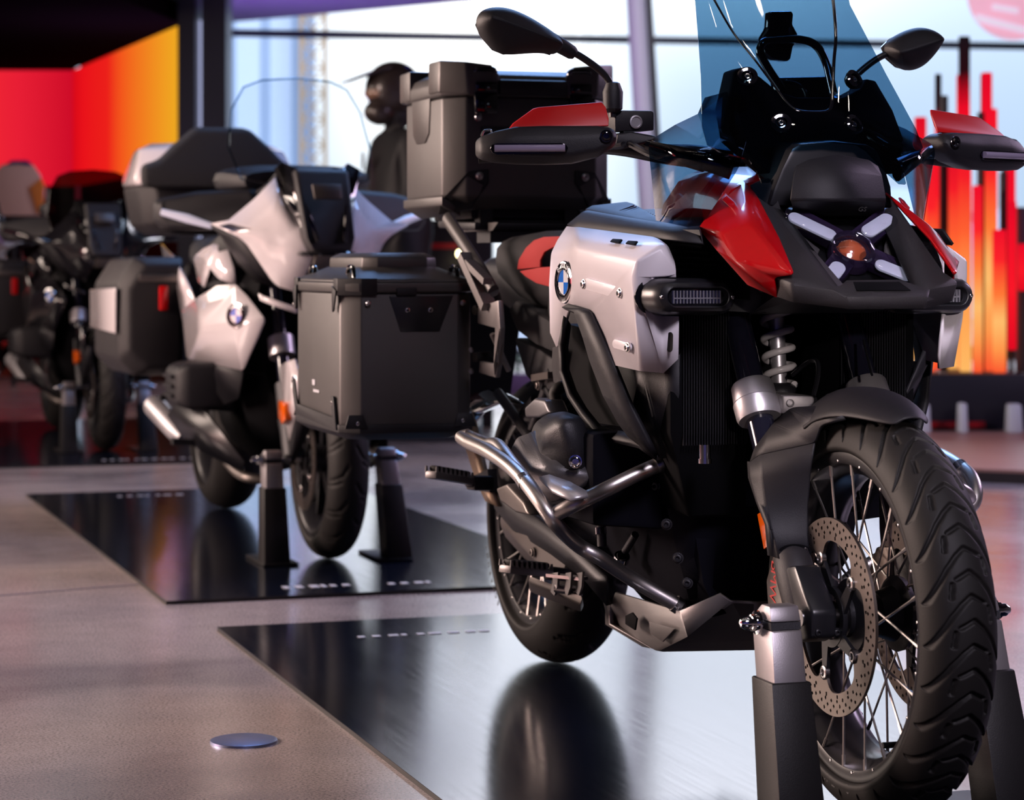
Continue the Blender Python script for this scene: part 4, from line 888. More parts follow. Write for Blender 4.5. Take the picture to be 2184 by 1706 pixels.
# underside of the beak
mb = MB(); g = PB['G']; d = PB['D']; d2 = PB['D2']; z = -.008
mb.facets([g+L(-.004, 0, .002), d2+L(-.004, 0, .002), d+L(-.004, 0, .002), L(-.24, .11, .80), L(-.24, -.11, .80), mir(d+L(-.004, 0, .002)), mir(d2+L(-.004, 0, .002)), mir(g+L(-.004, 0, .002))], [(0, 1, 2, 3, 4, 5, 6, 7)]); part('beak_underside', mb, 'black_plastic', gs)
# air scoop in the beak
h = PB['H']; f_ = PB['Fq']; 
P = [h+(f_-h)*.15+L(.003, -.010, .002), h+(f_-h)*.72+L(.003, -.016, .003)]; P = P+[mir(P[1]), mir(P[0])]
mb = MB(); mb.plate(P, L(-.003, 0, -.001)).bevel(.002); part('beak_scoop', mb, 'dark_hole', gs)
# headlight plane
def HP(px, py, e=0.0):
    u = -.09
    for _ in range(8): p = U(px, py, u); u = -.09-(p.z-.905)*1.0+e
    return U(px, py, u)
hn = L(1, 0, 1).normalized()
hl = link('headlight', None, gs)
mb = MB(); mb.facets([HP(1650, 440, -.05), HP(1905, 440, -.05), HP(1985, 610, -.03), HP(1900, 622, -.03), HP(1780, 622, -.03), HP(1700, 600, -.03)], [(0, 1, 2, 3, 4, 5)]); part('headlight_recess', mb, 'dark_hole', hl)
def plane_caps(p, q, r, e, th, m, name, par, n=10, bev=.002):
    a = HP(*p, e); b = HP(*q, e); d = (b-a).normalized(); x = hn.cross(d); pts = []
    for c, s in ((a, -1), (b, 1)):
        for k in range(n+1): t = PI*k/n; pts.append(c+(x*math.cos(t)*(s)+d*math.sin(t)*s)*r)
    mb = MB(); mb.plate([k+hn*th/2 for k in pts], -hn*th); 
    if bev: mb.bevel(bev)
    return part(name, mb, m, par)
ARMS = [((1697, 466), (1768, 500)), ((1853, 493), (1892, 468)), ((1778, 583), (1787, 571)), ((1882, 567), (1930, 586))]
cen = HP(1818, 533)
for (p, q) in ARMS:
    far_, near_ = (p, q) if (HP(*p)-cen).length > (HP(*q)-cen).length else (q, p)
    # housing arm runs on into the centre
    plane_caps(far_, (1818+(near_[0]-1818)*.45, 533+(near_[1]-533)*.45), .0205, -.012, .018, 'lens_purple', 'lamp_arm', hl)
    plane_caps(far_, near_, .0125, .006, .005, 'lens_frost_glow', 'daytime_light', hl, bev=.0012)
    plane_caps(far_, (1818+(near_[0]-1818)*.6, 533+(near_[1]-533)*.6), .0185, .013, .003, 'lens_clear', 'lamp_cover', hl, bev=.001)
mb = MB(); mb.lathe([(.037, -.02), (.038, .004), (.035, .010), (.031, .008), (.027, .000), (.027, -.01)], cen, hn, 40); part('projector_housing', mb, 'lens_purple', hl)
mb = MB(); mb.lathe([(.0001, .012), (.009, .0105), (.018, .0065), (.024, .000), (.027, -.006)], cen, hn, 36); part('projector_lens', mb, 'projector', hl)
mb = MB(); mb.lathe([(.0001, .021), (.014, .0195), (.026, .0155), (.034, .0105)], cen, hn, 36); part('projector_glass', mb, 'lens_clear', hl)
# grey inner cheeks beside the lamp
mb = MB(); mb.plate([HP(1694, 493, -.02), HP(1748, 535, -.018), HP(1742, 548, -.02), HP(1730, 556, -.022)], hn*.004).bevel(.003); part('lamp_cheek', mb, 'grey_plastic', gs)
mb = MB(); mb.plate([HP(1884, 530, -.02), HP(1893, 500, -.02), HP(1906, 490, -.02), HP(1922, 565, -.018), HP(1884, 545, -.02)], hn*.004).bevel(.003); part('lamp_cheek', mb, 'grey_plastic', gs)
# cover above the lamp with the model plate
top = [(1693, 372, -.130), (1699, 353, -.135), (1724, 341, -.140), (1778, 331, -.145), (1800, 332, -.145), (1852, 342, -.140), (1872, 356, -.137), (1880, 376, -.130)]
bot = [(1889, 427, -.122), (1686, 427, -.122)]
P = uu(*top)+uu(*bot); low = uu((1886, 440, -.145), (1852, 456, -.158), (1757, 456, -.158), (1690, 440, -.145)); c2 = uu((1884, 452, -.19), (1852, 466, -.19), (1757, 466, -.19), (1694, 452, -.19))
k = len(P); mb = MB(); pts = P+low+c2; mb.facets(pts, [list(range(k)), [k-2, k, k+1, k+2, k+3, k-1], [k, k+4, k+5, k+1], [k+1, k+5, k+6, k+2], [k+2, k+6, k+7, k+3]]); mb.bevel(.004, 3, 12); cv = part('lamp_hood', mb, 'black_plastic', gs); solid(cv, .004)
t = text_mb('GS', .013, .0005, 1.0); pc = U(1838, 443.5, -.139); nn = (P[-2]-low[0]).cross(low[1]-low[0]); nn = nn if nn.x > 0 else -nn; t.xf(basis(pc+Vector(nn).normalized()*.0026, L(0, -1, 0), L(.62, 0, -.55).normalized()*1)); part('hood_lettering', t, 'text_grey', cv, smooth=0)
mb = MB(); hood = [(1652, 400, -.20), (1668, 360, -.20), (1690, 316, -.20), (1706, 306, -.20), (1780, 300, -.20), (1850, 308, -.20), (1872, 320, -.20), (1890, 360, -.20), (1902, 398, -.20), (1905, 440, -.20), (1640, 440, -.20)]
mb.plate(uu(*hood), L(-.16, 0, .01)).bevel(.006); part('front_cowl', mb, 'black_satin', gs)
mb = MB(); mb.plate(uu((1600, 395, -.24), (1640, 380, -.22), (1668, 452, -.19), (1640, 470, -.2)), L(-.1, 0, 0)); part('cowl_bracket', mb, 'black_plastic', gs, True)

# ---------------- windscreen: sloped shell with two raised folds and a notch for the hood
def wu(v, z):
    b = -.135-(z-1.02)*.74-.95*v*v
    d = max(abs(v)-min(.058+(z-1.135)*.37, .112), 1.132-z)          # recessed centre, its folds spread upwards
    return b-.011/(1+math.exp(max(-40, min(40, d/.0075))))
def to_vz(px, py):
    u = -.2
    for _ in range(12): p = U(px, py, u); u = -.135-(p.z-1.02)*.74-.95*p.y*p.y
    p = U(px, py, u); return (-p.y, p.z)
half = [to_vz(*q) for q in ((1690, 306), (1676, 318), (1656, 366), (1641, 388), (1624, 389), (1612, 362), (1597, 341), (1536, 325), (1508, 308), (1497, 268), (1494, 150), (1483, 0))]
half += [(.150, 1.36), (.138, 1.45), (.10, 1.49)]
out = [(0, half[0][1]+.004)]+half+[(0, 1.505)]+[(-a, b) for a, b in half[::-1]]
mb = MB(); mb.sheet(out, lambda v, z: L(wu(v, z), v, z), .0085, thick=.004); ws = part('windscreen', mb, 'screen_tint', gs, smooth=60)
wn = L(.74, 0, 1).normalized()
for (px, py) in ((1593, 163), (1665, 262)):
    v, z = to_vz(px, py)
    for s in (1, -1):
        p = L(wu(v, z)+.003, v*s, z); mb = MB(); nrm = L(1, .35*s, .45); mb.lathe([(.013, -.012), (.017, -.003), (.0175, .001), (.0145, .003), (.010, .0025), (.0095, -.004), (.0001, -.004)], p, nrm, 24); sc = part('screen_mount', mb, 'black_gloss', ws)
        mb = MB(); mb.bolt(p+nrm.normalized()*-.003, nrm, .0065, .004); part('mount_bolt', mb, 'chrome', ws)
fold = [(lambda q: L(wu(*q)+.003, q[0], q[1]))(to_vz(*p)) for p in [(1492, -60), (1526, 2), (1568, 70), (1612, 125), (1655, 182), (1686, 222), (1712, 236)]]
mb = MB(); mb.tube(catmull(fold+[mir(p) for p in fold[::-1]], 5), .0019, 8, flat=(1.5, .6)); part('fold_line', mb, 'black_gloss', ws)  # added dark tube imitating the dark line along the glass crease
# side deflector, tinted
DP = dict(a=(1383, 303, -.30), b=(1440, 268, -.31), c=(1488, 245, -.32), d=(1503, 210, -.34), e=(1560, 195, -.36), f=(1592, 300, -.24), g=(1576, 356, -.19), h=(1492, 489, -.235), i=(1400, 470, -.31))
PD = {k: U(*p) for k, p in DP.items()}; ks = list(PD)
mb = MB(); mb.facets([PD[k] for k in ks], [[ks.index(q) for q in f] for f in ('abcdefg', 'aghi')]).bevel(.012, 4, 8); o1, o2 = part('wind_deflector', mb, 'screen_tint', gs, True); solid(o1, .004); solid(o2, .004)
mb = MB(); mb.tube([PD['a']+L(-.012, 0, -.004), PD['g']+L(-.03, 0, .0)], [.006, .016], 10, flat=(.6, 1.3)); part('deflector_bracket', mb, 'black_gloss', gs, True)
# cockpit behind the screen
ck = [(1566, 150, -.36), (1590, 142, -.36), (1622, 165, -.36), (1660, 195, -.34), (1700, 208, -.33), (1800, 208, -.33), (1835, 190, -.33), (1848, 168, -.35), (1868, 172, -.36), (1905, 235, -.32), (1930, 300, -.27), (1915, 370, -.24), (1640, 370, -.24), (1560, 300, -.30), (1548, 230, -.33)]
mb = MB(); mb.plate(uu(*ck), L(-.05, 0, .0)).bevel(.004); part('cockpit_cowl', mb, 'engine_shade', gs)
mb = MB(); mb.plate(uu((1655, 165, -.46), (1770, 162, -.46), (1780, 215, -.44), (1660, 215, -.44)), L(-.03, 0, 0)).bevel(.005); part('instrument_display', mb, 'black_gloss', gs)
mb = MB(); mb.tube(fillet(uu((1668, 190, -.40), (1640, 150, -.41), (1618, 110, -.42), (1628, 88, -.42), (1700, 82, -.42), (1740, 92, -.42), (1762, 130, -.41), (1778, 200, -.39)), .03, 6), .0075, 12); part('accessory_hoop', mb, 'black_gloss', gs)
nav = [(1643, 24), (1689, 23), (1693, 30), (1691, 52), (1702, 72), (1703, 84), (1692, 100), (1687, 126), (1680, 131), (1650, 127), (1632, 112), (1626, 96), (1629, 78), (1640, 60)]
mb = MB(); mb.plate(uu(*[(x, y, -.43) for x, y in nav]), L(-.025, 0, 0)).bevel(.004); part('navigation_cradle', mb, 'black_gloss', gs)

# ---------------- mirrors
def mirror_pair(outl, ridge, u0, name, stem, sr, du=.0):
    o3 = [U(x, y, u0) for x, y in outl]; cen = sum(o3, Vector())/len(o3)
    r0, r1 = U(*ridge[0], u0), U(*ridge[1], u0)
    def near(p):
        d = r1-r0; t = max(.05, min(.95, (p-r0).dot(d)/d.dot(d))); return r0+d*t
    rings = [[p+L(-.022, 0, 0) for p in o3], [p+L(-.004, 0, 0) for p in o3], [p+(near(p)-p)*.22+L(.016, 0, 0) for p in o3], [p+(near(p)-p)*.7+L(.029, 0, 0) for p in o3], [p+(near(p)-p)*.96+L(.036, 0, .0) for p in o3]]
    mb = MB(); mb.loft(rings, True); m = part('mirror', mb, 'black_plastic', gs, smooth=60); subsurf(m, 2)
    mb = MB(); mb.plate([cen+(p-cen)*.9+L(-.0235, 0, 0) for p in o3], L(-.002, 0, 0)); part('mirror_glass', mb, 'mirror_glass', m)
    mb = MB(); mb.tube(catmull([U(*q) for q in stem], 5), sr, 12); part('mirror_stem', mb, 'black_satin', m)
    return m
m_ = mirror_pair([(1014, 48), (1024, 22), (1052, 12), (1088, 14), (1130, 32), (1172, 60), (1203, 86), (1192, 120), (1164, 112), (1120, 114), (1081, 119), (1054, 108), (1026, 76)], ((1034, 38), (1194, 98)), -.40, 'near', [(1178, 96, -.415), (1215, 108, -.42), (1250, 128, -.42), (1285, 155, -.42), (1301, 178, -.42), (1306, 205, -.42), (1307, 250, -.42)], .0062)
mb = MB(); mb.lathe([(.009, 0), (.012, .006), (.0135, .03), (.0135, .05)], U(1226, 116, -.42), U(1196, 98, -.42)-U(1226, 116, -.42), 16); part('mirror_boot', mb, 'black_plastic', m_); mb = MB(); mb.lathe([(.010, 0), (.0165, .006), (.0175, .035), (.012, .05), (.008, .052)], U(1307, 240, -.42), (0, 0, 1), 18, cap=True); part('mirror_boot', mb, 'black_plastic', m_)
m_ = mirror_pair([(1885, 98), (1905, 78), (1932, 64), (1962, 55), (1988, 60), (2005, 78), (2004, 100), (1990, 124), (1972, 144), (1944, 153), (1920, 146), (1897, 126)], ((1900, 118), (2000, 86)), -.46, 'far', [(1905, 112, -.47), (1880, 120, -.47), (1850, 140, -.47), (1825, 165, -.47), (1818, 200, -.47), (1818, 240, -.47)], .0062)

# ---------------- handlebar, hand guards with red flaps
mb = MB(); mb.tube(fillet([L(-.56, .47, 1.075), L(-.50, .27, 1.09), L(-.43, .15, 1.06), L(-.43, -.15, 1.06), L(-.50, -.27, 1.09), L(-.56, -.47, 1.075)], .06, 6), .0125, 14); part('handlebar', mb, 'black_satin', gs)
mb = MB(); mb.tube([L(-.565, .48, 1.075), L(-.512, .305, 1.089)], .018, 18); part('grip', mb, 'rubber', gs, True)
st = [(1014, 300, 318, 334, -.45), (1024, 291, 318, 341, -.425), (1055, 280, 318, 348, -.405), (1100, 270, 316, 351, -.39), (1160, 268, 315, 352, -.375), (1220, 268, 312, 350, -.36), (1275, 268, 300, 336, -.345), (1303, 272, 292, 318, -.34), (1315, 282, 292, 305, -.345)]
rings = []
for x, t, m, b, u in st:
    T = U(x, t, u-.012); Tb = U(x, t+2, u-.05); Mf = U(x, t+(b-t)*.30, u); Mg = U(x, t+(b-t)*.75, u+.002); Bt = U(x, b, u-.012); Bb = U(x, b-2, u-.05); rings.append([T, Mf, Mg, Bt, Bb, Tb])
mb = MB(); mb.loft(rings).bevel(.006, 3, 25); hg = part('hand_guard', mb, 'black_plastic', gs, True, smooth=55)
mb = MB(); ob = [(1044, 317), (1048, 309), (1058, 306), (1195, 305), (1206, 308), (1211, 316), (1207, 325), (1196, 328), (1060, 330), (1048, 326)]
gx = [k[0] for k in st]; gu = [k[4] for k in st]; q = [U(x, y, float(np.interp(x, gx, gu))+.002) for x, y in ob]
for s, par_ in ((0, hg[0]), (1, hg[1])):
    f = (lambda p: mir(p)) if s else (lambda p: p)
    mb = MB(); mb.plate([f(p)+L(.004, 0, 0) for p in q], L(-.004, 0, 0)).bevel(.0015); part('turn_signal', mb, 'lens_dark', par_); 
    mb = MB(); mb.tube([f(q[0]+(q[5]-q[0])*.05)+L(.007, 0, 0), f(q[0]+(q[5]-q[0])*.5)+L(.007, 0, 0), f(q[0]+(q[5]-q[0])*.95)+L(.007, 0, 0)], .0062, 10); part('signal_lens', mb, 'signal_lens', par_)
    mb = MB(); mb.bolt(f(U(1293, 290, -.338)), L(1, .25*(1-2*s), 0), .0085, .006); part('guard_bolt', mb, 'black_gloss', par_)
    mb = MB(); mb.tube(fillet([f(U(1027, 290, -.44)), f(U(1031, 279, -.445)), f(U(1048, 277, -.445)), f(U(1047, 284, -.44))], .004, 3), .0022, 8); part('guard_clip', mb, 'bolt_steel', par_)
fl_ = [(1086, 274, -.415), (1095, 262, -.42), (1138, 231, -.425), (1150, 228, -.425), (1284, 217, -.40), (1293, 228, -.39), (1299, 252, -.375), (1299, 269, -.37), (1200, 270, -.385)]
mb = MB(); mb.plate(uu(*fl_), L(-.006, 0, -.001)).bevel(.0025); part('guard_flap', mb, 'red_satin', gs, True)
mb = MB(); r = uu((1312, 238, -.42), (1316, 235, -.42), (1390, 236, -.42), (1395, 240, -.42), (1395, 278, -.42), (1312, 280, -.42)); mb.plate(r, L(-.055, .004, 0)).bevel(.003); rs = part('brake_reservoir', mb, 'black_plastic', gs)
mb = MB(); mb.lathe([(.0115, 0), (.0115, .002), (.009, .0025), (.0085, .0005), (.0001, .0005)], U(1356, 260, -.418), L(1, 0, 0), 24); part('sight_glass', mb, 'aluminium', rs)
mb = MB(); mb.plate(uu((1318, 284, -.42), (1345, 280, -.42), (1402, 290, -.40), (1400, 300, -.40), (1330, 318, -.42), (1312, 312, -.42)), L(-.04, 0, 0)).bevel(.004); part('lever_mount', mb, 'black_plastic', gs, True)
mb = MB(); mb.tube(catmull([U(1330, 308, -.41), U(1260, 320, -.47), U(1160, 322, -.51), U(1080, 318, -.53)], 5), [.008, .005], 10, flat=(1, .6)); part('brake_lever', mb, 'black_satin', gs, True)
mb = MB(); mb.tube(catmull([U(1340, 305, -.42), U(1390, 330, -.36), U(1450, 345, -.34), U(1500, 360, -.35)], 5), .006, 8); mb.tube(catmull([U(1320, 290, -.45), U(1400, 316, -.42), U(1480, 320, -.40), U(1560, 330, -.40)], 5), .009, 8); part('control_cables', mb, 'black_satin', gs)
# ---------------- tank top, fuel tank and seats
def sect(u, w, z1, z0, wb=None, n=3.0, k=20, crown=0.0):
    """rounded cross-section, half width w at mid height, wb at the bottom"""
    wb = w if wb is None else wb; out = []
    zc = (z0+z1)/2; h = (z1-z0)/2
    for i in range(k):
        a = 2*PI*i/k; c, s = math.cos(a), math.sin(a); x = abs(c)**(2/n)*(1 if c >= 0 else -1); y = abs(s)**(2/n)*(1 if s >= 0 else -1)
        t = (y+1)/2; ww = wb+(w-wb)*t; out.append(L(u, x*ww, zc+y*h+crown*(1-x*x)*(y > 0)))
    return out
mb = MB(); mb.loft([sect(-.80, .17, .955, .80), sect(-.72, .205, .962, .78), sect(-.50, .215, .972, .78), sect(-.32, .205, .955, .80)]); part('fuel_tank', mb, 'black_plastic', gs)
tl = dict(e0=(1211, 481, .235), e1=(1232, 487, .24), e2=(1399, 509, .243), e3=(1500, 520, .225), e4=(1493, 488, .22), t0=(1244, 444, .20), t1=(1337, 430, .13), t2=(1410, 472, .20), t3=(1490, 486, .205), m0=(1246, 452, .208), m1=(1410, 481, .212))
PT = {k: V(*p) for k, p in tl.items()}; ks = list(PT)
mb = MB(); mb.facets([PT[k] for k in ks]+[L(-.74, .0, .985), L(-.30, 0, .985)], [[ks.index(q) for q in f.split()] for f in ('e0 e1 e2 m1 m0', 'e2 e3 e4 t3 m1')]+[[ks.index('m0'), ks.index('m1'), ks.index('t3'), len(ks)+1, len(ks)]]).bevel(.006, 3, 8); o1, o2 = part('tank_shoulder', mb, 'black_plastic', gs, True); solid(o1, .005); solid(o2, .005)
lid = vv((1245, 447, .20), (1262, 437, .18), (1337, 429, .13), (1352, 434, .13), (1410, 466, .185), (1410, 476, .205), (1330, 463, .206)); mb = MB(); mb.plate(lid, L(0, -.01, -.012)).bevel(.004); part('tank_lid', mb, 'black_plastic', gs, True)
mb = MB()
for k in range(12):
    a = V(1322+7*k, 452+1.6*k, .18); b = V(1352+5*k, 441+2.4*k, .15); mb.beam(a+L(0, 0, .002), b+L(0, 0, .002), .0025, .003)
part('lid_grooves', mb, 'black_satin', gs)
# red upper tank behind the deflector
mb = MB(); mb.loft([sect(-.60, .10, 1.03, .95, .14), sect(-.48, .135, 1.055, .95, .17), sect(-.34, .15, 1.05, .95, .18), sect(-.24, .14, 1.025, .95, .17)]); part('tank_cover', mb, 'red_gloss', gs)
mb = MB(); mb.lathe([(.0001, .012), (.03, .012), (.034, .008), (.034, 0)], L(-.5, .03, 1.052), (0, 0, 1), 24); part('fuel_cap', mb, 'black_satin', gs)
# seats
rid = [sect(-1.22, .135, .855, .70, .12), sect(-1.12, .165, .862, .70, .15), sect(-1.0, .170, .866, .69, .155), sect(-.88, .155, .870, .70, .15), sect(-.76, .12, .885, .72, .13), sect(-.70, .09, .895, .76, .1)]
mb = MB(); mb.loft(rid); part('rider_seat', mb, 'seat_black', gs, smooth=60)
pil = [sect(-1.62, .10, .935, .86, .10), sect(-1.56, .135, .948, .83, .13), sect(-1.40, .152, .955, .79, .15), sect(-1.26, .152, .950, .77, .15), sect(-1.17, .138, .935, .78, .14), sect(-1.14, .10, .915, .80, .11)]
mb = MB(); mb.loft(pil); part('passenger_seat', mb, 'seat_black', gs, smooth=60)
def patch(name, px, v, m, par, th=.006, grid=.012):
    P = [V(x, y, v) for x, y in px]; mb = MB(); mb.plate(P, L(0, -th, 0)).bevel(.002, 2, 30); return part(name, mb, m, par)
ps = patch('seat_inlay', [(1102, 575), (1106, 553), (1121, 528), (1138, 512), (1158, 505), (1215, 503), (1215, 524), (1178, 528), (1160, 538), (1151, 556), (1151, 570)], .158, 'seat_red', gs)
patch('seat_inlay', [(1107, 578), (1150, 570), (1215, 566), (1215, 618), (1176, 613), (1143, 604), (1120, 590)], .172, 'seat_red', gs)
mb = MB(); mb.plate(vv((1082, 660, .15), (1098, 640, .16), (1180, 690, .16), (1196, 760, .15), (1140, 735, .15), (1100, 705, .15)), L(0, -.05, 0)).bevel(.008); part('seat_flank', mb, 'seat_black', gs, True)

# ---------------- subframe, side covers, tail
mb = MB(); mb.loft([sect(-1.85, .08, .90, .80, .06), sect(-1.6, .12, .90, .76, .09), sect(-1.2, .13, .80, .62, .1), sect(-.95, .13, .74, .5, .1), sect(-.6, .16, .78, .5, .12)]); part('rear_frame_cover', mb, 'engine_dark', gs)
mb = MB(); mb.plate(vv((1096, 720, .14), (1150, 745, .14), (1188, 770, .14), (1200, 830, .14), (1150, 835, .14), (1120, 800, .14)), L(0, -.04, 0)).bevel(.005); part('side_cover', mb, 'black_plastic', gs, True)
mb = MB(); mb.beam(V(1142, 806, .15), V(1178, 800, .15), .02, .014); mb.bolt(V(1148, 822, .152), L(0, 1, 0), .008, .006); part('cover_bracket', mb, 'bronze_dark', gs)
# bars of the rear frame: rising from the footrest to the tail
for a, b, r, m in (((1150, 960, .15), (1062, 838, .15), .011, 'engine_dark'), ((1132, 930, .14), (1180, 790, .13), .012, 'engine_dark'), ((1100, 900, .13), (1140, 850, .13), .009, 'engine_dark'), ((1205, 900, .14), (1150, 790, .13), .010, 'black_satin')):
    mb = MB(); mb.tube([V(*a), V(*b)], r, 12); part('frame_tube', mb, m, gs)
# grab rails and luggage rack
for s in (1, -1):
    f = (lambda p: mir(p)) if s < 0 else (lambda p: p)
    mb = MB(); P = [f(V(*q)) for q in ((955, 468, .235), (985, 512, .235), (1022, 570, .23), (1052, 622, .22))]
    mb.tube(fillet(P, .05), .014, 12, flat=(.9, 1.25)); mb.tube(fillet([P[3], f(V(1062, 650, .2)), f(V(1066, 690, .17))], .02), [.013, .009], 10); part('grab_rail', mb, 'case_metal', gs)
    mb = MB(); mb.beam(f(V(992, 545, .25)), f(V(1042, 655, .235)), .03, .02); mb.beam(f(V(1000, 560, .25)), f(V(1040, 600, .24)), .02, .014); part('rack_strut', mb, 'plate_grey', gs)
    mb = MB(); mb.plate([f(V(*q)) for q in ((1018, 655, .235), (1062, 640, .235), (1066, 700, .23), (1062, 770, .22), (1056, 806, .22), (1020, 795, .23), (1022, 770, .23), (1052, 775, .23), (1055, 700, .235), (1018, 690, .235))], f(L(0, -.012, 0))).bevel(.003); part('pannier_bracket', mb, 'plate_grey', gs)
    for y in (662, 762):
        mb = MB(); mb.cyl(f(V(1012, y, .24)), f(V(1046, y-4, .2)), .010, 14)
        part('pannier_mount', mb, 'rubber', gs)
    mb = MB(); mb.tube([f(V(1050, 712, .225)), f(V(1085, 790, .18))], .006, 8); part('rack_stay', mb, 'plate_grey', gs)
mb = MB(); mb.plate([L(-1.66, .15, .975), L(-2.02, .13, .985), L(-2.02, -.13, .985), L(-1.66, -.15, .975)], L(0, 0, -.018)).bevel(.005); mb.box(L(-1.72, .0, .955), (.10, .22, .05)); part('luggage_rack', mb, 'engine_dark', gs)
mb = MB(); mb.plate(vv((985, 478, .12), (1062, 474, .12), (1050, 492, .12), (1002, 494, .12)), L(-.1, 0, 0)).bevel(.003); part('rack_plate', mb, 'plate_grey', gs)
# tail and plate holder, seen past the pannier
mb = MB(); mb.loft([sect(-2.02, .05, .86, .80), sect(-1.85, .08, .90, .80), sect(-1.70, .08, .90, .78)]); mb.beam(L(-2.0, 0, .83), L(-2.12, 0, .55), .16, .01); part('tail', mb, 'black_satin', gs)

# ---------------- swing arm, covers near the rear wheel
mb = MB(); mb.facets(vv((980, 880, .17), (1000, 868, .16), (1012, 900, .165), (1024, 960, .17), (1040, 1022, .175), (1066, 1080, .175), (1040, 1068, .175), (1018, 1020, .175), (996, 950, .175)), [(0, 1, 2, 8), (2, 3, 7, 8), (3, 4, 7), (4, 5, 6, 7)]).bevel(.008, 3, 5); o = part('heat_shield', mb, 'shield_warm', gs); solid(o, .012)
mb = MB(); mb.plate(vv((985, 845, .15), (1040, 830, .14), (1078, 850, .13), (1096, 862, .12), (1060, 862, .13), (1010, 880, .14), (990, 905, .15)), L(0, -.03, 0)).bevel(.006); part('rear_splash_guard', mb, 'black_gloss', gs)
mb = MB(); mb.facets(vv((1048, 1030, .16), (1078, 1056, .165), (1150, 1105, .17), (1210, 1150, .175), (1300, 1235, .16), (1300, 1290, .15), (1250, 1232, .165), (1180, 1180, .165), (1100, 1130, .16), (1062, 1085, .16)), [(0, 1, 9), (1, 2, 8, 9), (2, 3, 7, 8), (3, 4, 6, 7), (4, 5, 6)]).bevel(.006, 2, 5); o = part('footrest_plate', mb, 'engine_dark', gs); solid(o, .014)
mb = MB(); mb.loft([[V(1067, 1098, .13), V(1085, 1090, .165), V(1080, 1130, .165), V(1066, 1120, .13)], [V(1105, 1115, .13), V(1130, 1110, .17), V(1118, 1172, .17), V(1080, 1150, .13)], [V(1150, 1150, .13), V(1165, 1150, .168), V(1150, 1205, .168), V(1120, 1195, .13)], [V(1205, 1190, .13), V(1215, 1190, .16), V(1200, 1225, .16), V(1160, 1215, .13)]]).bevel(.008, 3, 20); mb.bolt(V(1137, 1178, .172), L(0, 1, 0), .009, .006); part('swing_arm', mb, 'bronze_dark', gs)
mb = MB(); mb.loft([sect(-1.50, .07, .40, .26), sect(-1.2, .075, .42, .30), sect(-.85, .10, .45, .33)]); part('swing_arm', mb, 'engine_dark', gs)
mb = MB(); mb.plate(vv((1040, 985, .14), (1080, 1000, .15), (1100, 1060, .15), (1175, 1115, .16), (1170, 1130, .16), (1085, 1085, .15), (1050, 1030, .15)), L(0, -.03, 0)).bevel(.005); part('frame_plate', mb, 'plate_grey', gs)

# ---------------- boxer engine: crankcase, cylinders and covers
mb = MB(); mb.loft([sect(-.95, .13, .52, .30, .1, 4), sect(-.75, .19, .60, .24, .13, 4), sect(-.48, .20, .60, .24, .13, 4), sect(-.40, .16, .56, .27, .12, 4)]); part('crankcase', mb, 'engine_shade', gs)
ce = [(1395, 965, .17), (1470, 960, .15), (1540, 962, .08), (1600, 1000, .03), (1618, 1110, .02), (1618, 1262, .03), (1545, 1262, .09), (1470, 1278, .13), (1450, 1200, .16), (1425, 1090, .18), (1500, 1110, .13), (1560, 1120, .075)]
mb = MB(); P = vv(*ce); mb.facets(P, [(0, 1, 10, 9), (1, 2, 11, 10), (2, 3, 4, 11), (11, 4, 5, 6), (10, 11, 6, 7, 8), (9, 10, 8)]).bevel(.006, 2, 5)
o1, o2 = part('engine_front_cover', mb, 'engine_shade', gs, True); solid(o1, .006); solid(o2, .006)
for q in ((1398, 1036, .185), (1424, 1117, .182), (1448, 1189, .166), (1468, 1242, .14)):
    mb = MB(); mb.bolt(V(*q)+L(.006, .004, 0), L(1, .6, 0), .008, .006); part('cover_bolt', mb, 'engine_dark', gs)
def block(name, px, v0, v1, m, bev=.006, mirror=True):
    mb = MB(); mb.plate([V(x, y, v0) for x, y in px], L(0, v1-v0, 0)).bevel(bev, 3, 20); return part(name, mb, m, gs, mirror)
mb = MB(); mb.loft([[L(-.72, .17, .60), L(-.46, .17, .60), L(-.46, .17, .42), L(-.72, .17, .42)], [L(-.72, .30, .59), L(-.48, .30, .59), L(-.48, .30, .43), L(-.72, .30, .43)]]).bevel(.01); part('cylinder', mb, 'engine_shade', gs, True)
# head: lit grey casting with a facetted front
hd = dict(a=(1098, 965, .355), b=(1112, 938, .35), c=(1140, 928, .345), d=(1172, 1000, .35), e=(1265, 1020, .29), f=(1262, 1062, .285), g=(1196, 1066, .345), h=(1150, 1075, .36), i=(1098, 1010, .36), j=(1265, 940, .27), k=(1200, 925, .29), l=(1140, 1000, .365))
PH = {k: V(*p) for k, p in hd.items()}; ks = list(PH)
mb = MB(); mb.facets([PH[k] for k in ks], [[ks.index(q) for q in f] for f in ('ablhi' , 'bcdl', 'ldgh', 'degf' [::-1], 'ckjed')]).bevel(.006, 3, 5); o1, o2 = part('cylinder_head', mb, 'engine_metal', gs, True); solid(o1, .02, 0); solid(o2, .02, 0)
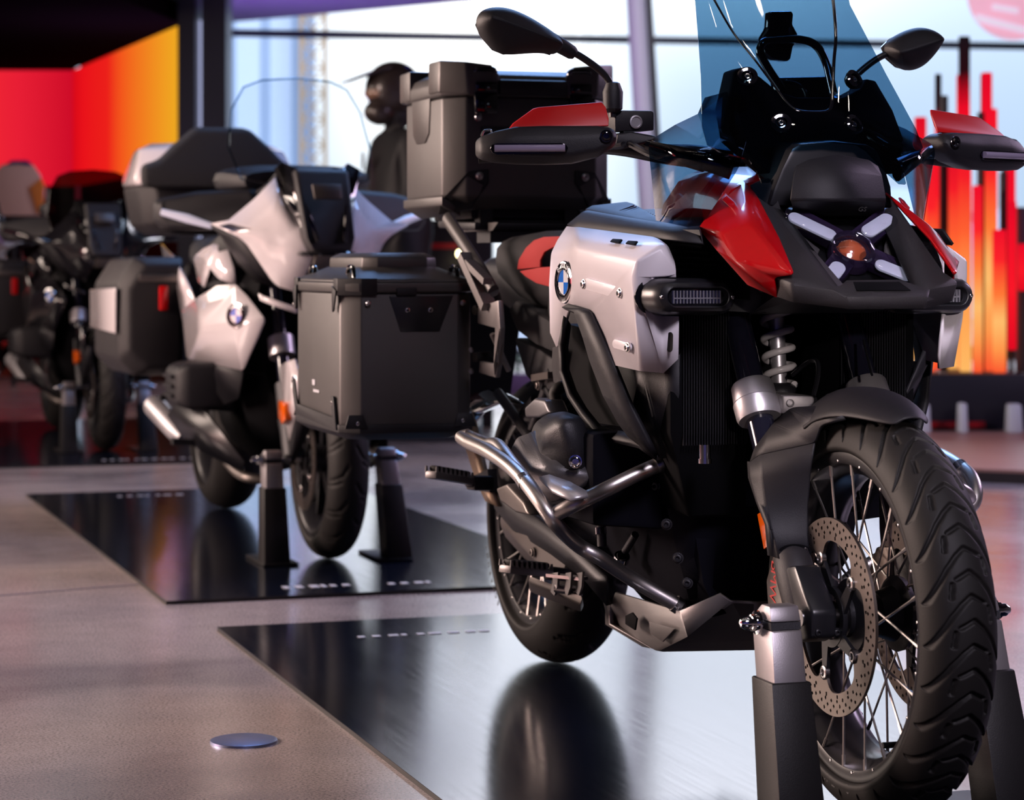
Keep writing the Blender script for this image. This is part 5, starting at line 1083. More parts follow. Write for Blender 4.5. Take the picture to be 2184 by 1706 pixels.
# dark ribbed cover over the head
cp = dict(a=(1140, 938, .335), b=(1150, 908, .33), c=(1172, 892, .325), d=(1205, 888, .315), e=(1240, 900, .30), f=(1256, 940, .285), g=(1264, 1006, .285), h=(1225, 998, .315), i=(1172, 988, .345), j=(1160, 970, .345), k=(1172, 925, .345), l=(1200, 905, .335))
PC = {k: V(*p) for k, p in cp.items()}; ks = list(PC)
mb = MB(); mb.facets([PC[k] for k in ks], [[ks.index(q) for q in f] for f in ('abkj', 'bclk', 'cdl', 'klhij', 'lefgh', 'del')]).bevel(.006, 3, 5); o1, o2 = part('valve_cover', mb, 'engine_dark', gs, True); solid(o1, .02, 0); solid(o2, .02, 0)
mb = MB(); mb.bolt(V(1230, 983, .318)+L(.01, .006, 0), L(1, .45, 0), .0095, .007); part('cover_bolt', mb, 'chrome', gs, True)
block('injector_cover', [(1160, 868), (1182, 848), (1204, 852), (1216, 880), (1190, 890), (1162, 890)], .25, .29, 'engine_metal', .006)
mb = MB(); mb.tube(catmull([V(1186, 856, .26), V(1184, 838, .26), V(1196, 826, .25), V(1220, 822, .22)], 4), .012, 12); part('spark_plug_lead', mb, 'rubber', gs, True)
mb = MB(); mb.facets(vv((1150, 1020, .378), (1172, 1015, .372), (1216, 1030, .362), (1252, 1050, .35), (1254, 1058, .362), (1216, 1066, .395), (1178, 1048, .40)), [(0, 1, 2, 3, 4, 5, 6)]); o = part('head_guard', mb, 'aluminium', gs); solid(o, .006)
block('exhaust_port', [(1088, 1040), (1112, 1030), (1148, 1068), (1160, 1098), (1130, 1092), (1098, 1068)], .30, .33, 'bronze_dark')
# exhaust header, sensors below the cylinder
mb = MB(); mb.tube([V(1282, 1120, .2), V(1284, 1165, .2)], .009, 12); mb.tube([V(1355, 1140, .18), V(1322, 1195, .18)], .007, 10); mb.tube([V(1330, 1185, .185), V(1322, 1200, .185)], .012, 12); part('oil_line', mb, 'engine_dark', gs)
mb = MB(); mb.cyl(V(1281, 1125, .202), V(1282, 1139, .202), .0105, 14); part('line_clamp', mb, 'chrome', gs); mb = MB(); mb.cyl(V(1327, 1186, .187), V(1324, 1196, .187), .0145, 14); part('line_clamp', mb, 'chrome', gs)
mb = MB(); mb.cyl(V(1503, 948, .19), V(1503, 986, .19), .0095, 14); mb.cyl(V(1503, 978, .19), V(1503, 988, .19), .0115, 14); part('hose_fitting', mb, 'chrome', gs)

# ---------------- crash bars
for s in (1, -1):
    f = (lambda p: mir(p)) if s < 0 else (lambda p: p)
    main = [(1000, 944, .405), (1040, 962, .412), (1082, 990, .418), (1112, 1018, .420), (1138, 1050, .418), (1168, 1092, .405), (1190, 1122, .385), (1232, 1162, .33), (1280, 1190, .29), (1350, 1236, .22), (1444, 1290, .145)]
    cb = link('crash_bar', None, gs)
    mb = MB(); mb.tube(catmull([f(V(*q)) for q in main], 5), .0132, 16); part('lower_tube', mb, 'steel_tube', cb)
    lp = [(1112, 1020, .408), (1080, 982, .395), (1055, 950, .385), (1040, 938, .385), (1015, 936, .39), (990, 930, .395), (982, 934, .40), (1000, 946, .40)]
    mb = MB(); mb.tube(fillet([f(V(*q)) for q in [(1000, 944, .405), (982, 932, .402), (1000, 928, .39)]], .02, 5), .0128, 14); mb.tube(catmull([f(V(*q)) for q in [(1040, 948, .375), (1062, 950, .385), (1090, 985, .395), (1122, 1025, .40), (1150, 1064, .402)]], 5), .0125, 14); mb.tube([f(V(995, 929, .39)), f(V(1042, 948, .375))], .0125, 14); part('upper_loop', mb, 'steel_tube', cb)
    mb = MB(); mb.tube(fillet([f(V(*q)) for q in [(1180, 1098, .395), (1230, 1073, .365), (1290, 1045, .30), (1350, 1015, .25), (1402, 992, .205)]], .05), .0132, 16); part('cross_tube', mb, 'steel_tube', cb)
    for a_, b_, r_ in (((1401, 993, .206), (1412, 988, .197), .0165), ((1438, 1286, .15), (1450, 1294, .14), .0155), ((1116, 1022, .420), (1124, 1034, .419), .0152), ((1178, 1098, .395), (1186, 1095, .391), .0165)):
        mb = MB(); mb.cyl(f(V(*a_)), f(V(*b_)), r_, 18); part('tube_collar', mb, 'bolt_steel', cb)

# ---------------- foot pegs and brake pedal
def peg(a, b, s, w=.034):
    a = Vector(a); b = Vector(b); pg = link('foot_peg', None, gs); d = (b-a).normalized(); x = Vector((0, 0, 1)).cross(d).normalized()
    mb = MB(); mb.beam(a, b, w, .016, w2=w*.8).bevel(.004); part('peg_body', mb, 'plate_grey', pg)
    mb = MB(); n = 9
    for k in range(n):
        for q in (-1, 1): c = a+(b-a)*((k+.3)/n)+x*(q*w*.45)+Vector((0, 0, .012)); mb.box(c, (.006, .006, .012), taper=.6)
    part('peg_teeth', mb, 'plate_grey', pg)
    mb = MB(); mb.beam(a+(b-a)*.06+Vector((0, 0, .014)), a+(b-a)*.92+Vector((0, 0, .014)), w*.75, .012).bevel(.005); part('peg_rubber', mb, 'rubber', pg)
    mb = MB(); mb.beam(b-(d*.005), b+d*.045, w*.8, .026).bevel(.005); part('peg_hinge', mb, 'engine_dark', pg)
peg(V(1076, 1213, .31), V(1172, 1222, .20), 1); peg(V(918, 1012, .36), V(1003, 1026, .25), 1, .03)
peg(mir(V(1076, 1213, .31)), mir(V(1172, 1222, .20)), 1); peg(mir(V(918, 1012, .36)), mir(V(1003, 1026, .25)), 1, .03)
mb = MB(); mb.beam(V(1003, 1030, .25), V(1045, 1030, .20), .03, .03).bevel(.005); mb.plate(vv((1012, 1014, .2), (1040, 1000, .2), (1044, 1050, .2), (1016, 1046, .2)), L(0, -.02, 0)); part('peg_mount', mb, 'engine_dark', gs, True)
mb = MB(); mb.loft([[V(1126, 1240, .24), V(1130, 1228, .24), V(1136, 1250, .2), V(1128, 1262, .2)], [V(1180, 1262, .23), V(1186, 1248, .23), V(1194, 1270, .19), V(1184, 1286, .2)], [V(1238, 1290, .21), V(1244, 1272, .21), V(1246, 1290, .18), V(1240, 1306, .18)]]).bevel(.004); part('brake_pedal', mb, 'bronze_dark', gs)
pp = link('pedal_plate', None, gs)
for k, x in enumerate((1178, 1206, 1230)):
    mb = MB(); mb.plate(vv((x, 1222, .245-.01*k), (x+12, 1220, .245-.01*k), (x+10, 1252, .24-.01*k), (x+4, 1270, .235-.01*k), (x-4, 1262, .235-.01*k), (x+1, 1240, .24-.01*k)), L(-.004, -.006, 0)); part('pedal_tooth', mb, 'plate_grey', pp)
mb = MB(); mb.cyl(V(1186, 1254, .235), V(1240, 1262, .20), .009, 12); mb.beam(V(1172, 1226, .25), V(1246, 1234, .21), .02, .006); part('pedal_shaft', mb, 'bolt_steel', pp)

# ---------------- bash plate
bp = dict(a=(1314, 1263, .155), b=(1449, 1303, .150), c=(1465, 1352, .142), d=(1398, 1387, .115), e=(1294, 1318, .12), f=(1536, 1266, .105), g=(1558, 1281, .09), h=(1618, 1284, .045), i=(1618, 1384, .03), j=(1412, 1388, .11))
PQ = {k: V(*p) for k, p in bp.items()}; PQ['ec'] = L(PQ['e'].x, 0, PQ['e'].z-.03); ks = list(PQ); n = len(ks)
pts = [PQ[k] for k in ks]+[mir(PQ[k]) for k in ks]; I = lambda s, m=0: [ks.index(q)+n*m for q in s.split()]
fc = []
for m in (0, 1): fc += [I('a b c d e', m), I('b f g h i j d c', m)]
fc += [I('h i')+I('i h', 1), I('i j d e')+I('e d j i', 1)]
mb = MB(); mb.facets(pts, fc).bevel(.004, 3, 8); o = part('skid_plate', mb, 'plate_grey', gs); solid(o, .004)
mb = MB(); mb.plate([p+L(.004, .006, 0) for p in vv((1338, 1312, .152), (1352, 1305, .152), (1362, 1318, .152), (1358, 1343, .148), (1338, 1330, .148))], L(0, -.004, 0)).bevel(.001); part('plate_opening', mb, 'dark_hole', o)
mb = MB(); mb.plate([p+L(.004, .006, 0) for p in vv((1388, 1324, .150), (1444, 1340, .146), (1418, 1368, .136), (1392, 1350, .142))], L(0, -.003, 0)).bevel(.003); part('plate_boss', mb, 'plate_grey', o)
mb = MB(); mb.plate(vv((1278, 1256, .14), (1290, 1262, .14), (1300, 1290, .14), (1300, 1330, .14), (1392, 1384, .11), (1370, 1380, .10), (1290, 1332, .12), (1290, 1300, .13)), L(0, -.01, 0)).bevel(.002); part('plate_bracket', mb, 'plate_grey', gs, True)
# ---------------- aluminium panniers and top case
def prism(pts_low, pts_high): return [pts_low, pts_high]
def octa(u0, u1, v0, v1, z, c, du=0.0): return [L(u1, v0+c, z), L(u1, v1-c, z), L(u1-c, v1, z), L(u0+c, v1, z), L(u0, v1-c, z), L(u0, v0+c, z), L(u0+c, v0, z), L(u1-c, v0, z)]
def pannier(s):
    p = link('pannier', None, gs); q = lambda u, v, z: L(u, v*s, z)
    u1, u0, v0, v1 = -1.43, -1.90, .218, .505; zb, zl = .578, .82
    oc = lambda z, e=0.0, c=.038, ub=0.0: [q(u1+e, v0-e+c, z), q(u1+e, v1+e-c, z), q(u1+e-c, v1+e, z), q(u0-e+c+ub, v1+e, z), q(u0-e+ub, v1+e-c, z), q(u0-e+ub, v0-e+c, z), q(u0-e+c+ub, v0-e, z), q(u1+e-c, v0-e, z)]
    mb = MB(); mb.loft([oc(zb-.045), oc(zb), oc(zl)]).bevel(.004); part('case_body', mb, 'case_metal', p)
    mb = MB(); mb.loft([oc(zl+.001, .001), oc(zl+.004, .006), oc(zl+.022, .006), oc(zl+.024, .002)]).bevel(.002); part('lid_rim', mb, 'case_metal', p)
    mb = MB(); mb.loft([oc(zl+.024, .003), oc(zl+.030, .0), oc(zl+.056, -.058, .034)]).bevel(.003); lid = part('lid', mb, 'case_metal', p)
    mb = MB(); mb.loft([oc(zl+.050, -.060, .03), oc(zl+.076, -.062, .028), oc(zl+.086, -.082, .022)]).bevel(.003); part('lid_plateau', mb, 'case_metal', p)
    # corner protectors of the lid, lower frame, bolts
    c = .038
    for (uu_, sv) in ((u1, 1), (u0, -1)):
        mb = MB(); e = .008*sv; A = q(uu_+e, v1-.07, zl-.004); B = q(uu_+e, v1-.036, zl-.004); Cc = q(uu_+e-.04*sv, v1+.007, zl-.004); D = q(uu_+e-.075*sv, v1+.007, zl-.004)
        mb.loft([[A, B, Cc, D, D+q(0, -.006, 0), Cc+q(0, -.007, 0), B+q(-.006*sv, -.002, 0), A+q(-.007*sv, 0, 0)], [x+q(0, 0, .036) for x in (A, B, Cc, D, D+q(0, -.006, 0), Cc+q(0, -.007, 0), B+q(-.006*sv, -.002, 0), A+q(-.007*sv, 0, 0))]])
        mb.plate([Cc+q(0, .0, .01), D+q(0, 0, .02), D+q(.004*sv, 0, -.035), D+q(.012*sv, 0, -.035), Cc+q(-.008*sv, 0, -.012)], q(0, .004, 0))
        mb.bevel(.0015); part('corner_guard', mb, 'black_plastic', p)
    mb = MB(); zf = zb-.045
    mb.loft([oc(zf-.02, -.02), oc(zf-.005, .004), oc(zf+.012, .004)])
    for (uu_, sv) in ((u1, 1), (u0, -1)):
        for vv_ in (v1-.02, v0+.03): mb.plate([q(uu_+.004*sv, vv_-.03, zf+.005), q(uu_+.004*sv, vv_-.02, zf+.034), q(uu_+.004*sv, vv_+.012, zf+.034), q(uu_+.004*sv, vv_+.02, zf+.005)], q(.004*sv, 0, 0))
    mb.plate([q(u1-.04, v1+.003, zf), q(u0+.05, v1+.003, zf+.01), q(u0+.02, v1+.003, zf+.06), q(u0+.012, v1+.003, zf+.095), q(u0+.03, v1+.003, zf+.09), q(u0+.06, v1+.003, zf+.035), q(u1-.075, v1+.003, zf+.025), q(u1-.085, v1+.003, zf+.07), q(u1-.065, v1+.003, zf+.07)], q(0, .005, 0))
    mb.bevel(.0015); part('base_guard', mb, 'black_plastic', p)
    BL = []
    for (vv_, zz) in ((v1-.05, zl-.02), (v0+.03, zl-.02), (v1-.028, zf+.016), (v0+.03, zf+.018), (v0+.012, .70), (v0+.012, .655)): BL.append((q(u1+.007, vv_, zz), L(1, 0, 0), .005, .003))
    for vv_ in (v0+.10, v0+.15): BL.append((q(u1+.001, vv_, zl-.035), L(1, 0, 0), .006, .003))
    for (uu_, zz) in ((u1-.06, zl-.03), (u0+.03, zl-.03), (u1-.075, zf+.055), (u0+.022, zf+.085)): BL.append((q(uu_, v1+.006, zz), q(0, 1, 0), .006, .004))
    for b_ in BL: mb = MB(); mb.bolt(*b_); part('case_bolt', mb, 'bolt_steel', p)
    for (ua, va) in ((u1-.06, v1-.03), (u0+.06, v1-.03), (u1-.06, v0+.03), (u0+.06, v0+.03)):
        mb = MB(); mb.tube(fillet([q(ua-.03, va, zl+.03), q(ua-.02, va, zl+.056), q(ua+.02, va, zl+.056), q(ua+.03, va, zl+.03)], .01, 4), .005, 8); part('lashing_eye', mb, 'black_gloss', p)
    mb = MB(); mb.box(q(u1+.004, (v0+v1)/2+.01, zl+.004), (.012, .045, .016)).bevel(.003); part('lid_latch', mb, 'black_plastic', p)
    mb = MB(); mb.plate([q(u1+.0005, v0+.05, zl-.005), q(u1+.0005, v0+.19, zl-.005), q(u1+.0005, v0+.165, zl-.08), q(u1+.0005, v0+.08, zl-.08)], q(.002, 0, 0)).bevel(.002); part('case_badge_plate', mb, 'black_satin', p)
    if s > 0:
        for k, (x, hh, ww) in enumerate(((-1.70, .012, .026), (-1.665, .006, .055))):
            mb = MB(); mb.box(q(-1.70+k*.025, v1+.0012, zb+.045-.018*k), (ww, .001, hh)); part('case_print', mb, 'text_white', p)
pannier(1); pannier(-1)
tcs = link('top_case', None, gs); u1, u0, w2 = -1.64, -2.02, .197; zb, zl = 1.032, 1.252
oc = lambda z, e=0.0, c=.045: [L(u1+e, -w2-e+c, z), L(u1+e, w2+e-c, z), L(u1+e-c, w2+e, z), L(u0-e+c, w2+e, z), L(u0-e, w2+e-c, z), L(u0-e, -w2-e+c, z), L(u0-e+c, -w2-e, z), L(u1+e-c, -w2-e, z)]
mb = MB(); mb.loft([oc(zb-.03, -.02), oc(zb, 0), oc(zl, 0)]).bevel(.005); part('case_body', mb, 'case_metal', tcs)
mb = MB(); mb.loft([oc(zl+.001, .001), oc(zl+.006, .006), oc(zl+.030, .006), oc(zl+.050, -.004), oc(zl+.062, -.03)]).bevel(.004); part('lid', mb, 'case_metal', tcs)
for s in (1, -1):
    # tall corner caps of the lid that step down beside the hinges
    mb = MB(); P = [L(u1+.009, s*.075, zl+.048), L(u1+.009, s*.10, zl+.066), L(u1+.009, s*(w2-.04), zl+.078), L(u1-.035, s*(w2+.009), zl+.082), L(u1-.12, s*(w2+.009), zl+.082), L(u1-.12, s*(w2-.06), zl+.082), L(u1-.05, s*.10, zl+.07)]
    Q = [L(u1+.010, s*.085, zl-.006), L(u1+.010, s*.10, zl-.010), L(u1+.010, s*(w2-.045), zl+.004), L(u1-.036, s*(w2+.010), zl+.010), L(u1-.12, s*(w2+.010), zl+.010), L(u1-.12, s*(w2-.05), zl+.010), L(u1-.05, s*.10, zl)]
    mb.loft([Q, P]).bevel(.005); part('lid_corner', mb, 'case_metal', tcs)
    mb = MB(); P = [L(u0-.009, s*.10, zl+.066), L(u0+.0, s*(w2+.005), zl+.076), L(u0+.10, s*(w2+.009), zl+.076), L(u0+.10, s*(w2-.06), zl+.076)]; mb.plate(P, L(0, 0, -.07)).bevel(.006); part('lid_corner', mb, 'case_metal', tcs)
    mb = MB(); y = s*.112
    mb.box(L(u1+.008, y, zl-.014), (.02, .052, .046)); mb.box(L(u1+.010, y, zl+.022), (.018, .048, .02)); mb.tube(fillet([L(u1-.005, y-.026, zl+.03), L(u1+.006, y-.024, zl+.062), L(u1+.006, y+.024, zl+.062), L(u1-.005, y+.026, zl+.03)], .01, 4), .0065, 8); mb.bevel(.0015); part('latch', mb, 'black_gloss', tcs)
    mb = MB(); mb.plate([L(u1+.001, s*.10, zb+.06), L(u1+.001, s*(w2-.05), zb+.055), L(u1-.042, s*(w2+.002), zb-.01), L(u1-.06, s*(w2+.002), zb-.04), L(u1-.01, s*.14, zb-.03), L(u1+.001, s*.10, zb+.03)], L(.005, s*.003, 0)).bevel(.003); part('corner_guard', mb, 'black_plastic', tcs)
    for (yy, zz) in ((.125, zb+.045), (.128, zl-.045)):
        mb = MB(); mb.bolt(L(u1+.006, s*yy, zz), L(1, 0, 0), .0075, .005); part('case_bolt', mb, 'bolt_steel', tcs)
    mb = MB(); mb.plate([L(u0+.10, s*(w2+.001), zl+.004), L(u0+.25, s*(w2+.001), zl+.004), L(u0+.24, s*(w2+.001), zl-.075), L(u0+.21, s*(w2+.001), zl-.095), L(u0+.14, s*(w2+.001), zl-.095), L(u0+.11, s*(w2+.001), zl-.075)], L(0, s*.002, 0)).bevel(.001); part('side_recess', mb, 'case_metal', tcs)
    mb = MB(); mb.plate([L(u1-.03, s*(w2+.004), zb-.02), L(u0+.03, s*(w2+.004), zb-.02), L(u0+.03, s*(w2-.04), zb-.045), L(u1-.03, s*(w2-.04), zb-.045)], L(0, 0, .02)).bevel(.003); part('base_rail', mb, 'case_metal', tcs)
mb = MB(); mb.box(L(u1+.008, 0, zl+.022), (.022, .16, .034)).bevel(.005); part('hinge_cover', mb, 'black_plastic', tcs)
mb = MB(); mb.plate([L(u1+.001, -.12, zl-.065), L(u1+.001, .12, zl-.065), L(u1+.001, .12, zl-.09), L(u1+.001, .08, zl-.14), L(u1+.001, -.08, zl-.14), L(u1+.001, -.12, zl-.09)], L(.003, 0, 0)).bevel(.002); part('front_pad', mb, 'black_satin', tcs)
mb = MB(); mb.box(L(-1.83, 0, 1.0), (.30, .26, .035)).bevel(.006); mb.box(L(-1.68, .1, .985), (.04, .03, .05)); mb.box(L(-1.68, -.1, .985), (.04, .03, .05)); part('case_foot', mb, 'black_plastic', tcs)

for o_ in [tcs]: o_.location = (0, -.022, 0)
# ================================================================ touring motorcycles (one shape, painted white, black and beige)
V = RT.V; U = RT.U
rt = thing('motorcycle', 'white touring motorcycle with clear windscreen and top case, parked behind the red and white one', 'motorcycle', (RT.o.x, RT.o.y, 0), RT.rot)
def vv(*pts): return [V(*p) for p in pts]
def uu(*pts): return [U(*p) for p in pts]
def shell(name, pts, m, par=rt, th=.006, bev=.012, mirror=True, faces=None, seg=3, sm=40):
    P = [p if isinstance(p, Vector) else V(*p) for p in pts]; mb = MB(); mb.facets(P, faces or [list(range(len(P)))])
    if bev: mb.bevel(bev, seg, 6)
    r = part(name, mb, m, par, mirror, smooth=sm)
    for o in (r if isinstance(r, tuple) else (r,)): solid(o, th)
    return r
tf = link('front_wheel', None, rt); tr = link('rear_wheel', None, rt)
cast_wheel(tf, L(0, 0, .307), .296, .060, .218, .048, grooves_road, 360); brake_disc(tf, L(0, 0, .307), .075, .152, .118); brake_disc(tf, L(0, 0, .307), -.075, .152, .118)
cast_wheel(tr, L(-1.50, 0, .325), .314, .09, .218, .07, None, 120)
# fork, fender
def fq(z, v=.10): return L(-.03-(z-.33)*.5, v, z)
mb = MB(); mb.tube([fq(1.0), fq(.5)], .022, 14); part('fork_tube', mb, 'fork_black', rt, True)
mb = MB(); mb.tube([fq(.52), fq(.30)], .033, 16); part('fork_leg', mb, 'engine_dark', rt, True)
mb = MB(); mb.tube([fq(.602), fq(.656)], .040, 20); part('fork_clamp', mb, 'aluminium', rt, True)
mb = MB(); mb.cyl(L(0, .128, .307), L(0, -.128, .307), .012, 16); part('axle', mb, 'bolt_steel', rt)
shell('fork_guard', [(598, 781, .14), (612, 772, .14), (629, 766, .13), (641, 806, .125), (638, 852, .125), (619, 940, .12), (608, 888, .138)], 'white_gloss', bev=.004)
shell('fender_side', [(641, 840, .12), (668, 850, .085), (660, 920, .085), (624, 990, .11), (620, 945, .12), (638, 852, .123)], 'black_plastic', bev=.004)
rings = []
for i in range(11):
    a = math.radians(60+100*i/10); ra = .325; w = .05+.03*min(1, i/3); sec = []
    for k in range(-4, 5):
        q = k/4; rq = ra-.06*abs(q)**2.4; sec.append(L(rq*math.cos(a), q*w, .307+rq*math.sin(a)))
    rings.append(sec)
mb = MB(); mb.strip(rings); solid(part('front_fender', mb, 'black_plastic', rt, smooth=50), .005)
mb = MB(); mb.plate(vv((593, 853, .15), (606, 860, .15), (608, 895, .15), (600, 905, .15), (593, 890, .15)), L(0, -.02, 0)).bevel(.004); part('side_reflector', mb, 'amber', rt, True)
mb = MB(); mb.plate([L(-.13, .115, .36), L(-.05, .115, .42), L(-.10, .115, .46), L(-.18, .115, .41)], L(0, -.05, 0)).bevel(.006); part('brake_caliper', mb, 'engine_dark', rt, True)
# dark core: engine, radiators, belly
mb = MB(); mb.loft([sect(-1.25, .14, .80, .34, .1), sect(-.95, .20, .86, .26, .14), sect(-.6, .24, .90, .22, .14), sect(-.38, .24, .92, .26, .14), sect(-.26, .18, .90, .42, .12)]); part('engine_core', mb, 'dark_hole', rt)
mb = MB(); mb.loft([sect(-.26, .12, 1.02, .86), sect(-.45, .24, 1.02, .84), sect(-.9, .20, .98, .80), sect(-1.2, .16, .92, .74)]); part('inner_fairing', mb, 'black_plastic', rt)
mb = MB(); mb.loft([[L(-.66, .18, .58), L(-.44, .18, .58), L(-.44, .18, .42), L(-.66, .18, .42)], [L(-.68, .34, .57), L(-.46, .34, .57), L(-.46, .34, .43), L(-.68, .34, .43)], [L(-.66, .37, .55), L(-.49, .37, .55), L(-.49, .37, .45), L(-.66, .37, .45)]]).bevel(.02, 3); part('cylinder_head', mb, 'black_plastic', rt, True)
mb = MB()
for k in range(3): mb.box(L(-.575, .374, .47+.03*k), (.15, .008, .010))
part('cylinder_ribs', mb, 'engine_dark', rt, True)
shell('belly_panel', [(358, 885, .28), (372, 862, .29), (440, 880, .29), (522, 985, .22), (518, 1006, .20), (430, 962, .25), (385, 925, .26)], 'black_satin', bev=.008)
mb = MB(); mb.tube(fillet(vv((486, 986, .20), (505, 1008, .19), (528, 1020, .17), (566, 1022, .12)), .05), .016, 14); part('exhaust_header', mb, 'bronze_dark', rt, True)
mb = MB(); a = V(326, 862, .26); b = V(392, 935, .22); mb.tube([a, a+(b-a)*.06, a+(b-a)*.8, b], [.02, .040, .038, .02], 20); part('exhaust_muffler', mb, 'aluminium', rt)
# white side panels
hx = uu((464, 610, -.42), (500, 618, -.32), (528, 632, -.24), (566, 681, -.10), (519, 790, -.22), (400, 764, -.72), (392, 690, -.80), (391, 660, -.80), (420, 637, -.62), (432, 700, -.50), (500, 690, -.24))
r = shell('side_panel', hx, 'white_gloss', faces=[(8, 0, 1, 9), (1, 2, 3, 10), (1, 10, 9), (9, 10, 4, 5), (10, 3, 4), (8, 9, 5, 6, 7)], bev=.012)
roundel(r[0], U(507, 673, -.23)+L(.008, .006, 0), L(.75, 1, .05), (0, 0, 1), .075)
shell('lower_panel', uu((400, 766, -.70), (519, 792, -.23), (510, 850, -.30), (480, 862, -.40), (440, 800, -.52)), 'black_plastic', bev=.01)
shell('upper_cowl', uu((414, 549, -.65), (436, 530, -.55), (460, 520, -.48), (486, 530, -.42), (500, 575, -.36), (503, 608, -.36), (466, 594, -.42), (447, 563, -.48), (436, 612, -.52), (424, 600, -.60)), 'white_gloss', faces=[(0, 1, 2, 7), (2, 3, 4, 6, 7), (4, 5, 6), (0, 7, 8, 9)], bev=.01)
shell('cowl_recess', uu((440, 600, -.57), (448, 565, -.54), (470, 595, -.50), (530, 630, -.30), (520, 560, -.42), (500, 520, -.50), (430, 620, -.60)), 'black_plastic', bev=.004)
# front wings
wg = uu((588, 379, -.22), (601, 430, -.13), (633, 478, -.07), (680, 512, .02), (664, 560, .0), (632, 622, -.06), (588, 609, -.12), (546, 548, -.14), (520, 510, -.17), (450, 478, -.22), (488, 471, -.22), (546, 423, -.22), (590, 500, -.09))
shell('front_fairing', wg, 'white_gloss', faces=[(0, 1, 12, 11), (1, 2, 12), (2, 3, 4, 12), (12, 4, 5, 6), (12, 6, 7, 8), (11, 12, 8, 9, 10)], bev=.02, seg=4, sm=60)
shell('fairing_underside', uu((450, 480, -.24), (520, 512, -.19), (546, 550, -.16), (588, 612, -.14), (545, 600, -.27), (510, 560, -.32), (470, 500, -.32)), 'black_plastic', bev=.006)
shell('fairing_strip', uu((552, 626, -.13), (560, 630, -.12), (632, 656, -.01), (632, 668, -.01), (575, 648, -.10), (556, 640, -.13)), 'white_gloss', bev=.006)
# nose with lamp
mb = MB(); ns = [L(.04, .075, .96), L(.05, .06, .91), L(.05, -.06, .91), L(.04, -.075, .96), L(-.08, -.085, 1.165), L(-.08, .085, 1.165)]
mb.loft([ns, [p+L(-.30, 0, 0) for p in ns]]).bevel(.015, 3); part('nose', mb, 'grey_plastic', rt)
mb = MB(); mb.plate([L(-.008, .042, 1.07), L(-.008, -.042, 1.07), L(-.030, -.045, 1.115), L(-.030, .045, 1.115)], L(.012, 0, .004)).bevel(.004); part('headlight', mb, 'bronze_dark', rt)
mb = MB(); mb.plate([L(.03, .045, .91), L(.03, -.045, .91), L(.0, -.05, .86), L(.0, .05, .86)], L(-.08, 0, 0)).bevel(.006); part('nose_lower', mb, 'bronze_dark', rt)
mb = MB(); mb.lathe([(.085, 0), (.09, .006), (.085, .012)], L(-.02, 0, .905), (0, 0, 1), 30, closed=True); part('nose_ring', mb, 'black_gloss', rt)
shell('nose_cheek', uu((586, 360, -.14), (604, 347, -.16), (636, 360, -.10), (656, 440, -.02), (683, 512, .045), (672, 521, .03), (634, 476, -.05), (606, 418, -.11)), 'black_gloss', bev=.01)
# mirrors / hand fairings with light strip
hf = [(329, 436, -.46), (336, 424, -.47), (420, 408, -.42), (545, 402, -.32), (566, 430, -.30), (520, 465, -.30), (452, 492, -.36), (346, 490, -.45), (330, 470, -.46)]
mb = MB(); P = uu(*hf); mb.loft([[p+L(-.03, 0, 0) for p in P], [p+L(.0, 0, 0) for p in P], [p+(sum(P, Vector())/9-p)*.15+L(.02, 0, 0) for p in P]]).bevel(.01, 3); o1, o2 = part('hand_fairing', mb, 'black_plastic', rt, True)
for q, par in ((lambda p: p, o1), (mir, o2)):
    mb = MB(); mb.tube([q(U(345, 452, -.425)), q(U(400, 466, -.38)), q(U(452, 482, -.34))], [.011, .015, .010], 10); part('turn_signal', mb, 'lens_frost_glow', par)
mb = MB(); mb.tube(fillet(uu((540, 420, -.33), (575, 400, -.30), (604, 362, -.24)), .03), .014, 10); part('mirror_arm', mb, 'black_plastic', rt, True)
mb = MB(); mb.loft([sect(-.50, .23, 1.16, 1.10), sect(-.48, .25, 1.19, 1.09), sect(-.42, .24, 1.19, 1.09), sect(-.34, .18, 1.17, 1.1)]); part('dashboard', mb, 'black_plastic', rt)
# windscreen
out = [(.20, 1.14), (.225, 1.24), (.205, 1.36), (.165, 1.43), (.11, 1.452), (0, 1.46), (-.11, 1.452), (-.165, 1.43), (-.205, 1.36), (-.225, 1.24), (-.20, 1.14), (-.10, 1.12), (.10, 1.12)]
mb = MB(); mb.sheet(out, lambda v, z: L(-.20-(z-1.12)*.52-1.6*v*v, v, z), .025, thick=.004); rws = part('windscreen', mb, 'screen_clear', rt, smooth=60)
mb = MB(); mb.tube([L(-.22-(z-1.12)*.52-1.6*w*w, w, z) for w, z in out]+[L(-.22-(out[0][1]-1.12)*.52-1.6*out[0][0]**2, out[0][0], out[0][1])], .0028, 6); part('screen_edge', mb, 'screen_tint', rt)
# seat, tail
mb = MB(); mb.loft([sect(-.62, .12, .96, .84), sect(-.8, .16, .90, .76), sect(-1.02, .17, .88, .74), sect(-1.10, .15, .92, .74), sect(-1.3, .16, .97, .80), sect(-1.52, .13, .98, .84)]); part('seat', mb, 'seat_black', rt, smooth=60)
mb = MB(); mb.loft([sect(-.95, .15, .86, .66, .12), sect(-1.3, .17, .88, .60, .12), sect(-1.7, .14, .90, .66, .1), sect(-1.9, .08, .88, .74)]); part('tail', mb, 'black_plastic', rt)
shell('tail_panel', [(345, 520, .18), (372, 548, .22), (400, 600, .24), (425, 660, .26), (392, 690, .26), (380, 620, .24), (352, 560, .2)], 'white_gloss', bev=.01)
